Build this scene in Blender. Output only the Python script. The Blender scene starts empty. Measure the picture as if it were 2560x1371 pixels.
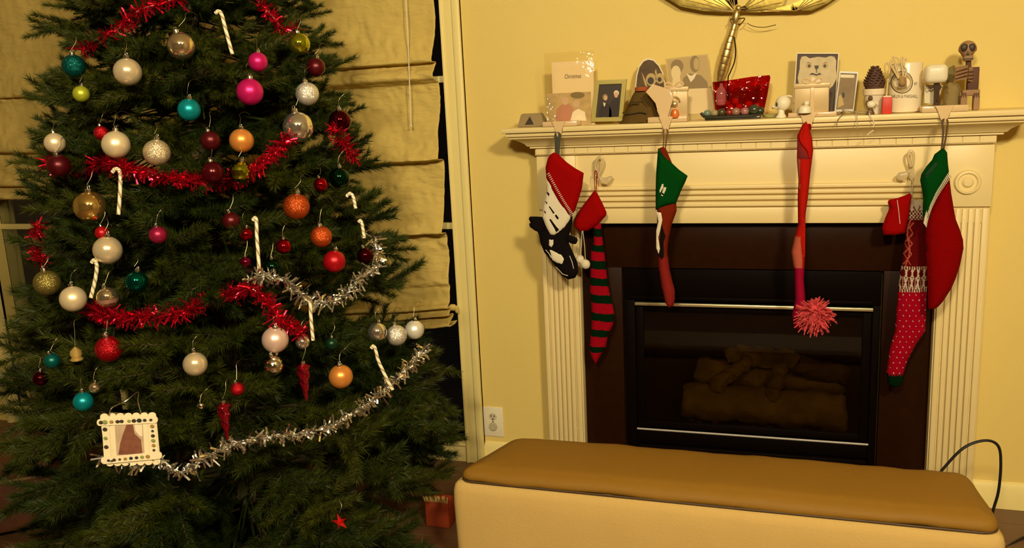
import bpy, bmesh, math, random
from math import sin, cos, pi, sqrt, hypot, radians, atan2
from mathutils import Vector, Matrix, geometry, noise
random.seed(11)
C = bpy.context.scene.collection
V = Vector

# ---------------------------------------------------------------- camera, light, exposure
IW, IH, F = 2560.0, 1371.0, 2145.8
YAW, PIT, ROL = 0.3147, 0.2001, -0.0482
CAM = V((0.5771, -3.1311, 1.469))
FW = V((-sin(YAW) * cos(PIT), cos(YAW) * cos(PIT), -sin(PIT)))
r0 = V((cos(YAW), sin(YAW), 0)); u0 = r0.cross(FW)
RT = cos(ROL) * r0 + sin(ROL) * u0
UP = -sin(ROL) * r0 + cos(ROL) * u0
cd = bpy.data.cameras.new('camera'); co = bpy.data.objects.new('camera', cd); C.objects.link(co)
cd.sensor_width = 36; cd.sensor_fit = 'HORIZONTAL'; cd.lens = F / IW * 36; cd.clip_start = .02
mw = Matrix((RT, UP, -FW)).transposed().to_4x4(); mw.translation = CAM
co.matrix_world = mw
bpy.context.scene.camera = co
S = bpy.context.scene
S.view_settings.view_transform = 'Standard'; S.view_settings.look = 'None'
S.view_settings.exposure = 0.0; S.view_settings.gamma = 1.0; S.view_settings.use_curve_mapping = False
w = bpy.data.worlds.new('night'); S.world = w; w.use_nodes = True
w.node_tree.nodes['Background'].inputs[0].default_value = (.010, .007, .005, 1)
w.node_tree.nodes['Background'].inputs[1].default_value = .3
def area(name, loc, target, size, power, col):
    l = bpy.data.lights.new(name, 'AREA'); l.shape = 'DISK'; l.size = size; l.energy = power; l.color = col
    o = bpy.data.objects.new(name, l); C.objects.link(o); o.location = loc
    o.rotation_euler = (V(target) - V(loc)).to_track_quat('-Z', 'Y').to_euler()
    return o
WARM = (1, .84, .56)
area('ceiling_lamp', (1.6, -3.5, 2.66), (0.0, -.2, .95), .34, 92, WARM)
area('second_ceiling_lamp', (.35, -4.0, 2.66), (-.5, -.2, .9), .34, 94, WARM)

# ---------------------------------------------------------------- helpers
def ray(px, py):
    return FW + ((px - IW / 2) * RT - (py - IH / 2) * UP) / F
def P(px, py, y):
    d = ray(px, py); return CAM + d * ((y - CAM.y) / d.y)
def XZ(px, py, y):
    p = P(px, py, y); return (p.x, p.z)
def PZ(px, py, z):
    d = ray(px, py); return CAM + d * ((z - CAM.z) / d.z)
def proj(p):
    d = V(p) - CAM; z = d.dot(FW); return IW / 2 + F * d.dot(RT) / z, IH / 2 - F * d.dot(UP) / z, z

MATS = {}
def mat(name, col, rough=.5, metal=0, bump=0, bscale=60, var=0, trans=0, coat=0, sheen=0, glitter=0, alpha=1, ior=1.45, emit=0, wave=0, spec=.5):
    if name in MATS: return MATS[name]
    m = bpy.data.materials.new(name); m.use_nodes = True; MATS[name] = m
    nt = m.node_tree; b = nt.nodes['Principled BSDF']; L = nt.links.new
    I = b.inputs
    I['Base Color'].default_value = (*col, 1); I['Roughness'].default_value = rough; I['Metallic'].default_value = metal
    I['Transmission Weight'].default_value = trans; I['Coat Weight'].default_value = coat; I['IOR'].default_value = ior
    I['Sheen Weight'].default_value = 0; I['Specular IOR Level'].default_value = .06 if sheen else spec; I['Alpha'].default_value = alpha
    tc = nt.nodes.new('ShaderNodeTexCoord')
    if var:
        n = nt.nodes.new('ShaderNodeTexNoise'); n.inputs['Scale'].default_value = bscale * .35; n.inputs['Detail'].default_value = 3
        L(tc.outputs['Object'], n.inputs['Vector'])
        mx = nt.nodes.new('ShaderNodeMix'); mx.data_type = 'RGBA'
        mx.inputs['A'].default_value = (*[c * (1 - var) for c in col], 1); mx.inputs['B'].default_value = (*[min(1, c * (1 + var)) for c in col], 1)
        L(n.outputs['Fac'], mx.inputs['Factor']); L(mx.outputs['Result'], I['Base Color'])
    if bump:
        n = nt.nodes.new('ShaderNodeTexNoise'); n.inputs['Scale'].default_value = bscale; n.inputs['Detail'].default_value = 4
        L(tc.outputs['Object'], n.inputs['Vector'])
        bp = nt.nodes.new('ShaderNodeBump'); bp.inputs['Strength'].default_value = bump; bp.inputs['Distance'].default_value = .004
        L(n.outputs['Fac'], bp.inputs['Height']); L(bp.outputs['Normal'], I['Normal'])
    if wave:      # knitted or woven relief
        n = nt.nodes.new('ShaderNodeTexWave'); n.inputs['Scale'].default_value = wave; n.bands_direction = 'Z'; n.inputs['Distortion'].default_value = 1.5
        L(tc.outputs['Object'], n.inputs['Vector'])
        bp = nt.nodes.new('ShaderNodeBump'); bp.inputs['Strength'].default_value = .5; bp.inputs['Distance'].default_value = .003
        L(n.outputs['Fac'], bp.inputs['Height']); L(bp.outputs['Normal'], I['Normal'])
    if glitter:
        n = nt.nodes.new('ShaderNodeTexVoronoi'); n.inputs['Scale'].default_value = glitter
        L(tc.outputs['Object'], n.inputs['Vector'])
        g = nt.nodes.new('ShaderNodeNewGeometry')
        va = nt.nodes.new('ShaderNodeVectorMath'); va.operation = 'SUBTRACT'; va.inputs[1].default_value = (.5, .5, .5)
        L(n.outputs['Color'], va.inputs[0])
        vs = nt.nodes.new('ShaderNodeVectorMath'); vs.operation = 'SCALE'; vs.inputs['Scale'].default_value = 1.0; L(va.outputs[0], vs.inputs[0])
        ad = nt.nodes.new('ShaderNodeVectorMath'); ad.operation = 'ADD'; L(vs.outputs[0], ad.inputs[0]); L(g.outputs['Normal'], ad.inputs[1])
        nm = nt.nodes.new('ShaderNodeVectorMath'); nm.operation = 'NORMALIZE'; L(ad.outputs[0], nm.inputs[0]); L(nm.outputs[0], I['Normal'])
    if emit:
        I['Emission Color'].default_value = (*col, 1); I['Emission Strength'].default_value = emit
    return m

def pane_mat(name, tint, rough=.03, ior=1.45, ripple=0):
    """thin tinted glass or clear film: lets tinted light through and mirrors at its surface"""
    m = bpy.data.materials.new(name); m.use_nodes = True; MATS[name] = m; nt = m.node_tree; nt.nodes.remove(nt.nodes['Principled BSDF'])
    L = nt.links.new; t = nt.nodes.new('ShaderNodeBsdfTransparent'); t.inputs[0].default_value = (*tint, 1)
    g = nt.nodes.new('ShaderNodeBsdfGlossy'); g.inputs['Roughness'].default_value = rough
    f = nt.nodes.new('ShaderNodeFresnel'); f.inputs['IOR'].default_value = ior; mx = nt.nodes.new('ShaderNodeMixShader')
    L(f.outputs[0], mx.inputs[0]); L(t.outputs[0], mx.inputs[1]); L(g.outputs[0], mx.inputs[2]); L(mx.outputs[0], nt.nodes['Material Output'].inputs[0])
    if ripple:
        n = nt.nodes.new('ShaderNodeTexNoise'); n.inputs['Scale'].default_value = 40; tc = nt.nodes.new('ShaderNodeTexCoord'); L(tc.outputs['Object'], n.inputs['Vector'])
        bp = nt.nodes.new('ShaderNodeBump'); bp.inputs['Strength'].default_value = ripple; bp.inputs['Distance'].default_value = .006; L(n.outputs['Fac'], bp.inputs['Height']); L(bp.outputs[0], g.inputs['Normal']); L(bp.outputs[0], f.inputs['Normal'])
    return m
class B:
    def __init__(s): s.bm = bmesh.new(); s.mi = 0
    def _f(s, vs):
        try:
            f = s.bm.faces.new(vs); f.material_index = s.mi; return f
        except ValueError: return None
    def box(s, x0, x1, y0, y1, z0, z1, bev=0, seg=2):
        r = bmesh.ops.create_cube(s.bm, size=1); vs = r['verts']
        for v in vs:
            v.co = V(((x0 + x1) / 2 + v.co.x * (x1 - x0), (y0 + y1) / 2 + v.co.y * (y1 - y0), (z0 + z1) / 2 + v.co.z * (z1 - z0)))
        for f in {f for v in vs for f in v.link_faces}: f.material_index = s.mi
        if bev:
            bmesh.ops.bevel(s.bm, geom=list({e for v in vs for e in v.link_edges}), offset=bev, segments=seg, affect='EDGES', profile=.5)
        return s
    def tube(s, pts, rad, n=8, cap=True, mfun=None):
        pts = [V(p) for p in pts]; k = len(pts)
        rr = rad if isinstance(rad, (list, tuple)) else [rad] * k
        rings = []; nrm = None
        for i, p in enumerate(pts):
            t = (pts[min(i + 1, k - 1)] - pts[max(i - 1, 0)])
            if t.length < 1e-9: t = V((0, 0, 1))
            t.normalize()
            if nrm is None: nrm = t.orthogonal().normalized()
            nrm = (nrm - t * nrm.dot(t)); nrm = nrm.normalized() if nrm.length > 1e-6 else t.orthogonal().normalized()
            b = t.cross(nrm)
            rings.append([s.bm.verts.new(p + rr[i] * (cos(2 * pi * j / n) * nrm + sin(2 * pi * j / n) * b)) for j in range(n)])
        for i in range(k - 1):
            for j in range(n):
                f = s._f((rings[i][j], rings[i][(j + 1) % n], rings[i + 1][(j + 1) % n], rings[i + 1][j]))
                if f and mfun: f.material_index = mfun(i, j)
        if cap:
            s._f(rings[0][::-1]); s._f(rings[-1])
        return s
    def lathe(s, prof, n=24, org=(0, 0, 0), rfun=None, axis=None):
        org = V(org); M = Matrix.Identity(3) if axis is None else V((0, 0, 1)).rotation_difference(V(axis)).to_matrix()
        rings = []
        for i, (r, z) in enumerate(prof):
            if r < 1e-6: rings.append([s.bm.verts.new(org + M @ V((0, 0, z)))]); continue
            rings.append([s.bm.verts.new(org + M @ V(((r * (rfun(2 * pi * j / n, z) if rfun else 1)) * cos(2 * pi * j / n), (r * (rfun(2 * pi * j / n, z) if rfun else 1)) * sin(2 * pi * j / n), z))) for j in range(n)])
        for a, b in zip(rings, rings[1:]):
            for j in range(n):
                q = [a[j % len(a)], a[(j + 1) % len(a)], b[(j + 1) % len(b)], b[j % len(b)]]
                u = []
                for v in q:
                    if v not in u: u.append(v)
                if len(u) > 2: s._f(u)
        for rg in (rings[0], rings[-1]):
            if len(rg) > 2: s._f(rg)
        return s
    def ball(s, c, r, n=16, sc=(1, 1, 1)):
        m = n // 2
        c = V(c); rings = []
        for i in range(m + 1):
            t = pi * i / m
            rr, z = sin(t), -cos(t)
            if i in (0, m): rings.append([s.bm.verts.new(c + V((0, 0, z * r * sc[2])))])
            else: rings.append([s.bm.verts.new(c + V((rr * r * sc[0] * cos(2 * pi * j / n), rr * r * sc[1] * sin(2 * pi * j / n), z * r * sc[2]))) for j in range(n)])
        for a, b in zip(rings, rings[1:]):
            for j in range(n):
                q = [a[j % len(a)], a[(j + 1) % len(a)], b[(j + 1) % len(b)], b[j % len(b)]]
                u = []
                for v in q:
                    if v not in u: u.append(v)
                if len(u) > 2: s._f(u)
        return s
    def prism(s, poly, y0, y1, bev=0):       # outline in x,z pushed from y0 (front) to y1
        a = [s.bm.verts.new((x, y0, z)) for x, z in poly]; b = [s.bm.verts.new((x, y1, z)) for x, z in poly]
        n = len(poly); fs = [s._f(a), s._f(b[::-1])]
        for i in range(n): fs.append(s._f((a[i], b[i], b[(i + 1) % n], a[(i + 1) % n])))
        if bev:
            ed = [e for e in fs[0].edges]
            bmesh.ops.bevel(s.bm, geom=ed, offset=bev, segments=2, affect='EDGES')
        return s
    def extrude_x(s, prof, x0, x1):          # profile in y,z pulled along x
        a = [s.bm.verts.new((x0, y, z)) for y, z in prof]; b = [s.bm.verts.new((x1, y, z)) for y, z in prof]
        n = len(prof); s._f(a); s._f(b[::-1])
        for i in range(n): s._f((a[i], b[i], b[(i + 1) % n], a[(i + 1) % n]))
        return s
    def strip(s, a, b, c, d): s._f([s.bm.verts.new(V(q)) for q in (a, b, c, d)]); return s
    def pillow(s, poly, y, t, step=.008, wid=.022, mfun=None, yfun=None, back=1.0):
        """closed soft cushion over an outline in x,z; mfun(x,z) picks a material; yfun bends it"""
        n = len(poly); out = []
        for i in range(n):                     # resample the outline
            p, q = V(poly[i]), V(poly[(i + 1) % n]); k = max(1, int((q - p).length / step))
            out += [p.lerp(q, j / k) for j in range(k)]
        n = len(out); xs = [p.x for p in out]; zs = [p.y for p in out]
        pts = list(out)
        def dist(p):
            best = 1e9
            for i in range(n):
                a, b = out[i], out[(i + 1) % n]; ab = b - a
                tt = max(0, min(1, (p - a).dot(ab) / max(ab.length_squared, 1e-12)))
                best = min(best, (a + ab * tt - p).length)
            return best
        def inside(p):
            c = False
            for i in range(n):
                a, b = out[i], out[(i + 1) % n]
                if (a.y > p.y) != (b.y > p.y) and p.x < (b.x - a.x) * (p.y - a.y) / (b.y - a.y) + a.x: c = not c
            return c
        dd = [0] * n; z = min(zs); row = 0
        while z < max(zs):
            x = min(xs) + (step / 2 if row % 2 else 0)
            while x < max(xs):
                p = V((x, z))
                if inside(p):
                    d = dist(p)
                    if d > step * .45: pts.append(p); dd.append(d)
                x += step
            z += step * .87; row += 1
        vs, es, fs, *_ = geometry.delaunay_2d_cdt(pts, [], [list(range(n))], 1, 1e-6)
        N = len(pts); dmap = [dd[i] if i < N else 0 for i in range(len(vs))]
        def h(d): q = 1 - min(d / wid, 1); return t * sqrt(max(0, 1 - q * q))
        fr, bk = [], []
        for i, v in enumerate(vs):
            hh = h(dmap[i]); yy = y + (yfun(v.x, v.y) if yfun else 0)
            if hh < 1e-7:
                q = s.bm.verts.new((v.x, yy, v.y)); fr.append(q); bk.append(q)
            else:
                fr.append(s.bm.verts.new((v.x, yy - hh, v.y))); bk.append(s.bm.verts.new((v.x, yy + hh * back, v.y)))
        for f in fs:
            cx = sum(vs[i].x for i in f) / 3; cz = sum(vs[i].y for i in f) / 3
            for lst, rev in ((fr, 0), (bk, 1)):
                q = [lst[i] for i in f]
                fc = s._f(q[::-1] if rev else q)
                if fc and mfun: fc.material_index = mfun(cx, cz)
        return s

ORG = {}
def obj(name, b, m, parent=None, label=None, smooth=35):
    me = bpy.data.meshes.new(name); bm = b.bm
    bmesh.ops.recalc_face_normals(bm, faces=bm.faces)
    org = ORG.get(parent.name, V((0, 0, 0))) if parent else V((0, 0, 0))
    if org.length: bmesh.ops.translate(bm, verts=bm.verts, vec=-org)
    bm.to_mesh(me); bm.free()
    for mm in (m if isinstance(m, (list, tuple)) else [m]): me.materials.append(mm)
    if smooth:
        me.polygons.foreach_set('use_smooth', [True] * len(me.polygons)); me.set_sharp_from_angle(angle=radians(smooth))
    o = bpy.data.objects.new(name, me); C.objects.link(o)
    if parent: o.parent = parent; ORG[o.name] = org
    if label: o['label'] = label
    return o
def thing(name, label, cat, loc=(0, 0, 0), group=None):
    o = bpy.data.objects.new(name, None); C.objects.link(o); o.location = loc; o.empty_display_size = .03
    ORG[o.name] = V(loc); o['label'] = label; o['category'] = cat
    if group: o['group'] = group
    return o
def tag(o, label, cat, group=None):
    o['label'] = label; o['category'] = cat
    if group: o['group'] = group
    return o
def struct(name, b, m, parent=None, smooth=35):
    o = obj(name, b, m, parent, smooth=smooth)
    if not parent: o['kind'] = 'structure'
    return o
def txt(s, size):
    """lettering as a flat outline mesh in x,z (list of verts, faces), left aligned, width returned"""
    cu = bpy.data.curves.new('lettering', 'FONT'); cu.body = s; cu.size = size; cu.resolution_u = 3
    o = bpy.data.objects.new('lettering', cu); C.objects.link(o)
    me = bpy.data.meshes.new_from_object(o.evaluated_get(bpy.context.evaluated_depsgraph_get()))
    vs = [tuple(v.co) for v in me.vertices]; fs = [tuple(p.vertices) for p in me.polygons]
    bpy.data.objects.remove(o); bpy.data.curves.remove(cu); bpy.data.meshes.remove(me)
    return vs, fs, max(v[0] for v in vs) if vs else 0
def circ(cx, cz, rx, rz=None, n=18, a0=0):
    rz = rz or rx; return [(cx + rx * cos(a0 + 2 * pi * i / n), cz + rz * sin(a0 + 2 * pi * i / n)) for i in range(n)]
def dense(poly, k=6):      # Catmull-Rom through points (open)
    pts = [V(p) for p in poly]; out = []
    for i in range(len(pts) - 1):
        a, b, c, d = pts[max(i - 1, 0)], pts[i], pts[i + 1], pts[min(i + 2, len(pts) - 1)]
        for j in range(k):
            t = j / k; out.append(.5 * ((2 * b) + (c - a) * t + (2 * a - 5 * b + 4 * c - d) * t * t + (3 * b - a - 3 * c + d) * t ** 3))
    out.append(pts[-1]); return out

# ---------------------------------------------------------------- materials
M_wall = mat('wall_paint', (.75, .57, .16), .7, bump=.12, bscale=160)
M_wall2 = mat('fill_cutting_wall', (.26, .19, .08), .8)  # unseen walls: made-up dark tone, added to cut bounced light
M_white = mat('trim_paint', (.80, .64, .29), .38, bump=.03, bscale=40)
M_case = mat('casing_paint', (.84, .70, .27), .4)
M_ceil = mat('ceiling_paint', (.75, .68, .5), .8)
M_floor = mat('floor_wood', (.13, .06, .025), .35, bump=.1, bscale=30, var=.3)
M_shade = mat('shade_linen', (.62, .46, .13), .85, bump=.9, bscale=26, sheen=.2)
_nt = M_shade.node_tree; _mp = _nt.nodes.new('ShaderNodeMapping'); _mp.inputs['Scale'].default_value = (.45, 1, 1.5); _mp.inputs['Rotation'].default_value = (0, .25, 0)
_tc = next(n for n in _nt.nodes if n.type == 'TEX_COORD'); _nz = next(n for n in _nt.nodes if n.type == 'TEX_NOISE'); _nt.links.new(_tc.outputs['Object'], _mp.inputs['Vector']); _nt.links.new(_mp.outputs[0], _nz.inputs['Vector'])
next(n for n in _nt.nodes if n.type == 'BUMP').inputs['Distance'].default_value = .012
M_glass = mat('window_glass', (.9, .95, .95), .01, trans=1)
M_slab = mat('dark_granite', (.020, .0055, .0010), .35, bump=.03, bscale=90, var=.3, spec=.12)
M_black = mat('black_metal', (.0035, .0016, .0008), .5, bump=.03, spec=.04)
M_gold = mat('brass_strip', (.92, .80, .45), .35, metal=.9)
M_chrome = mat('chrome_strip', (.95, .93, .86), .38, metal=.9)
M_fire = mat('soot_metal', (.022, .010, .005), .85, bump=.3, bscale=40)
M_log = mat('ceramic_log', (.42, .32, .13), .9, bump=1, bscale=35, var=.75)
M_logd = mat('charred_ceramic', (.16, .10, .06), .95, bump=1, bscale=30, var=.6)
M_cush = mat('brown_leather', (.255, .128, .014), .6, spec=.2, bump=.15, bscale=220)
M_base = mat('cream_fabric', (.60, .40, .13), .8, bump=.3, bscale=200, sheen=.2)
M_cap = mat('cap_silver', (.85, .83, .75), .2, metal=1)
M_wire = mat('hook_wire', (.75, .7, .55), .3, metal=1)
M_plastic = mat('white_plastic', (.8, .72, .5), .4)

# ---------------------------------------------------------------- room shell
FX0, FX1, FZ0, FZ1 = 0.045, 0.865, 0.0, 0.71          # firebox mouth
W1 = (-1.62, -.672, .09, 2.15); W2 = (-3.05, -1.86, .09, 2.15)
b = B()
T = .14
b.box(-3.6, W2[0], 0, T, 0, 2.74); b.box(W2[1], W1[0], 0, T, 0, 2.74); b.box(W1[1], FX0, 0, T, 0, 2.74)
b.box(FX1, 2.7, 0, T, 0, 2.74); b.box(FX0, FX1, 0, T, FZ1, 2.74)
for q in (W1, W2): b.box(q[0], q[1], 0, T, q[3], 2.74); b.box(q[0], q[1], 0, T, 0, q[2])
struct('wall_north', b, M_wall)
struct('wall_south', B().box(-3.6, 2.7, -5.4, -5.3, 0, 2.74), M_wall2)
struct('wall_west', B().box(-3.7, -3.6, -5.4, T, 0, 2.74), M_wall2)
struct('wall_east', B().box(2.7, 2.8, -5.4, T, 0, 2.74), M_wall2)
struct('ceiling', B().box(-3.7, 2.8, -5.4, T, 2.74, 2.84), M_ceil)
fl = struct('floor', B().box(-3.7, 2.8, -5.4, T, -.06, -.004), M_floor)
b = B(); 
for i in range(43):                                       # floor boards
    y1 = 0.0 - i * .125
    if y1 - .123 < -2.6: break
    for k in range(4):
        x0 = -3.6 + k * 1.6 + (i * .53) % 1.6 - 1.0
        xa, xb = max(x0, -3.6), min(x0 + 1.597, 2.7)
        if xb - xa > .05: struct('plank', B().box(xa, xb, y1 - .1225, y1, -.004, 0, .0012, 1), M_floor, fl)
b.bm.free()
def baseboard(name, x0, x1):
    struct(name, B().extrude_x([(0, 0), (-.016, 0), (-.016, .075), (-.009, .09), (0, .095)], x0, x1), M_case)
baseboard('baseboard_north', -.592, -.30); baseboard('baseboard_north_2', 1.21, 2.7); baseboard('baseboard_north_3', -1.78, -1.70)

def window(name, q):
    w0, w1, z0, z1 = q
    r = bpy.data.objects.new(name, None); C.objects.link(r); r.location = (w0, 0, 0); ORG[name] = V((w0, 0, 0)); r['kind'] = 'structure'
    for (a, c) in ((w0 - .08, w0), (w1, w1 + .08)):         # stepped casing, each side
        s = 1 if a >= w1 else -1
        bb = B(); bb.box(a, c, -.018, 0, 0, z1 + .08, .003)
        e = (c - .028, c) if s > 0 else (a, a + .028)
        bb.box(e[0], e[1], -.030, 0, 0, z1 + .08, .004)
        e2 = (a, a + .012) if s > 0 else (c - .012, c)
        bb.box(e2[0], e2[1], -.024, 0, 0, z1 + .08, .003)
        struct('casing', bb, M_case, r)
    struct('casing', B().box(w0 - .08, w1 + .08, -.028, 0, z1, z1 + .08, .004), M_case, r)
    bb = B(); bb.box(w0, w1, -.014, .02, 0.0, z0 - .02, .002); bb.box(w0, w1, -.022, .02, z0 - .02, z0 - .007, .004); bb.box(w0, w1, -.012, .1, z0 - .007, z0, .002)
    struct('bottom_rail', bb, M_case, r)
    zs = [z0, .52, .985, 1.56, z1]; xs = [w0, (w0 + w1) / 2, w1]
    for i in range(4):
        for k in range(2): struct('pane', B().box(xs[k] + .004, xs[k + 1] - .004, .05, .056, zs[i] + .004, zs[i + 1] - .004), M_glass, r)
    for zz in zs[2:4]: struct('muntin', B().box(w0, w1, .04, .066, zz - .013, zz + .013, .003), M_case, r)
    struct('muntin', B().box(xs[1] - .013, xs[1] + .013, .04, .066, z0, z1, .003), M_case, r)
window('window_1', W1); window('window_2', W2)

# ---------------------------------------------------------------- roman shades
def shade(label, x0, x1, prof, sag, seed, cord=None, lift=0):
    r = thing('roman_shade', label, 'blind', ((x0 + x1) / 2, -.02, prof[0][1]))
    nx = 120; rows = []
    pp = dense([V((y, z, 0)) for y, z in prof], 9)
    bm = B(); L = len(pp)
    for j, q in enumerate(pp):
        t = j / (L - 1); row = []
        for i in range(nx + 1):
            u = i / nx; x = x0 + (x1 - x0) * u
            n1 = noise.noise(V((x * 5 + seed, q.y * 9 + x * 4, seed))); n2 = noise.noise(V((x * 16 - q.y * 9, q.y * 26 + x * 8, seed + 3)))
            n3 = noise.noise(V((x * 3, q.y * 3, seed + 9)))
            dz = -sag * t * t * (1 - u) - .018 * sin(pi * u) * t + .012 * n3 * t
            dx = .008 * noise.noise(V((q.y * 7, 5, seed))) * (1 if u > .9 else 0) * (u - .9) * 10 if True else 0
            dx += lift * max(0, t - .8) * 5 * u
            row.append(bm.bm.verts.new((x + dx, -.012 + q.x * (1.25 + .5 * n3) - .012 * n1 - .013 * abs(n2) - .006 * abs(noise.noise(V((x * 34 + q.y * 12, q.y * 48 - x * 20, seed)))), q.y + dz)))
        rows.append(row)
    for a, c in zip(rows, rows[1:]):
        for i in range(nx): bm._f((a[i], a[i + 1], c[i + 1], c[i]))
    o = obj('fabric', bm, M_shade, r, smooth=60)
    sm = o.modifiers.new('thick', 'SOLIDIFY'); sm.thickness = .003
    if cord:
        obj('lift_cord', B().tube([(cord[0], -.075, prof[0][1]), (cord[0] - .006, -.078, 1.7), (cord[0] - .015, -.085, cord[1])], .0022, 6).ball((cord[0] - .015, -.085, cord[1]), .005, 8), M_plastic, r)
    if cord: obj('tie', B().ball((x1 + .012, -.05, .672), .014, 12, (1.3, .8, 1)).ball((x1 + .03, -.052, .665), .011, 10, (.8, .7, 1.5)), M_shade, r)
    obj('headrail', B().box(x0, x1, -.05, .02, prof[0][1], prof[0][1] + .04, .004), M_case, r)
    return r
prof = [(0, 2.10), (-.006, 1.95), (-.012, 1.75), (-.04, 1.66), (-.05, 1.625), (-.02, 1.622), (-.018, 1.615), (-.046, 1.585), (-.048, 1.565), (-.022, 1.552), (-.006, 1.535), (-.010, 1.45), (-.03, 1.33), (-.05, 1.27), (-.046, 1.257), (-.016, 1.253), (-.006, 1.235),
        (-.012, 1.14), (-.032, 1.03), (-.05, .985), (-.046, .973), (-.016, .97), (-.006, .95), (-.014, .87), (-.034, .785), (-.030, .765), (-.024, .755), (-.034, .70), (-.052, .685), (-.05, .672), (-.02, .674), (-.04, .655), (-.056, .645), (-.02, .64), (-.045, .622), (-.06, .612), (-.055, .60), (-.02, .597), (-.005, .605)]
shade('cream linen roman shade with deep wrinkled folds beside the fireplace wall', -1.60, -.692, prof, .07, 2.0, (-.775, 1.39), .012)
prof2 = [(0, 2.10), (-.006, 1.9), (-.02, 1.72), (-.045, 1.60), (-.02, 1.585), (-.03, 1.46), (-.05, 1.36), (-.02, 1.345), (-.03, 1.27), (-.05, 1.21), (-.02, 1.2), (-.05, 1.175), (-.055, 1.155), (-.02, 1.15)]
shade('cream roman shade pulled higher behind the left side of the tree', -3.03, -1.88, prof2, .02, 7.0)

# ---------------------------------------------------------------- outlet
r = thing('wall_outlet', 'cream duplex wall outlet with a round plug cover low on the wall', 'outlet', (-.552, 0, .182))
obj('cover_plate', B().box(-.595, -.509, -.006, 0, .119, .246, .003), M_plastic, r)
b = B().prism(circ(-.552, .205, .017, .016), -.008, -.005); obj('socket', b, mat('socket_face', (.62, .54, .34), .4), r)
b = B().box(-.560, -.557, -.0086, -.0078, .203, .213).box(-.547, -.544, -.0086, -.0078, .203, .212).prism(circ(-.552, .195, .003), -.0086, -.0078); obj('slots', b, M_black, r)
obj('plug_cover', B().prism(circ(-.552, .163, .018), -.014, -.005, .003), mat('plug_cover', (.50, .44, .27), .35), r, 'translucent round safety plug')
obj('screw', B().prism(circ(-.552, .1845, .003, n=10), -.0075, -.005), M_cap, r)

# ---------------------------------------------------------------- fireplace mantel
r = thing('fireplace_mantel', 'cream painted fireplace mantel with crown moulding, reeded frieze and fluted pilasters', 'fireplace', (.45, -.1, 0))
MX0, MX1 = -.394, 1.294
obj('shelf', B().box(MX0, MX1, -.2, 0, 1.352, 1.37, .004).box(MX0 + .012, MX1 - .012, -.188, 0, 1.338, 1.352, .004), M_white, r)
cove = [(0, 1.338), (-.178, 1.338), (-.176, 1.331), (-.160, 1.326), (-.145, 1.318), (-.133, 1.310), (-.126, 1.301), (-.118, 1.299), (-.118, 1.293), (0, 1.293)]
b = B()
nC = len(cove)
def inset(y): return -(y + .10)          # mitred returns at both ends
A_ = [b.bm.verts.new((-.295 - max(0, inset(y)) if y < 0 else -.295, y, z)) for y, z in cove]; B_ = [b.bm.verts.new((1.195 + max(0, inset(y)) if y < 0 else 1.195, y, z)) for y, z in cove]
b._f(A_); b._f(B_[::-1])
for i in range(nC): b._f((A_[i], B_[i], B_[(i + 1) % nC], A_[(i + 1) % nC]))
obj('crown_moulding', b, M_white, r)
obj('dentil_band', B().box(-.297, 1.197, -.104, 0, 1.266, 1.293), M_white, r)
for i in range(31):
    x = -.293 + i * .0481; obj('dentil', B().box(x, x + .0462, -.1085, -.102, 1.269, 1.291, .001, 1), M_white, r)
obj('frieze', B().box(-.292, 1.192, -.09, 0, 1.0125, 1.266, .002), M_white, r)
for x0, x1 in ((-.295, -.150), (1.050, 1.195)):
    obj('corner_block', B().box(x0, x1, -.102, 0, 1.066, 1.262, .003), M_white, r)
b = B(); 
obj('rosette', B().lathe([(.0, .014), (.012, .013), (.018, .006), (.026, .006), (.030, .012), (.036, .011), (.040, 0)], 32, (1.1225, -.102, 1.145), axis=(0, -1, 0)), M_white, r)
obj('rosette', B().lathe([(.0, .014), (.012, .013), (.018, .006), (.026, .006), (.030, .012), (.036, .011), (.040, 0)], 32, (-.2225, -.102, 1.145), axis=(0, -1, 0)), M_white, r)
b.bm.free()
zs = [1.151, 1.132, 1.113, 1.093, 1.071]
for a, c in zip(zs[1:], zs): obj('reed', B().extrude_x([(-.09, a + .001), (-.098, a + .001), (-.103, a + .004), (-.104, (a + c) / 2), (-.103, c - .005), (-.098, c - .002), (-.09, c - .002)], -.1495, 1.0495), M_white, r)
obj('header_board', B().box(-.1495, 1.0495, -.098, 0, 1.014, 1.069, .003), M_white, r)
for x0, x1 in ((-.295, -.150), (1.050, 1.195)):
    obj('pilaster', B().box(x0, x1, -.086, 0, 0, 1.066, .002), M_white, r)
    for k, (a, c) in enumerate(((.004, .022), (.027, .043), (.0455, .0615), (.064, .08), (.0825, .0985), (.101, .117), (.122, .141))):
        obj('flute_rib', B().box(x0 + a, x0 + c, -.096, -.084, .12, 1.06, .004), M_white, r)
    obj('plinth', B().box(x0 - .004, x1 + .004, -.104, 0, 0, .12, .004), M_white, r)

# dark stone surround, one slab per side
r = thing('fireplace_surround', 'dark brown polished stone surround framing the firebox', 'surround', (.45, -.04, 0))
obj('slab', B().box(-.152, 1.052, -.045, -.002, .842, 1.016, .002), M_slab, r)
obj('slab', B().box(-.152, 0.0, -.0445, -.002, 0, .8415, .002), M_slab, r)
obj('slab', B().box(.895, 1.052, -.0445, -.002, 0, .8415, .002), M_slab, r)

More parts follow.
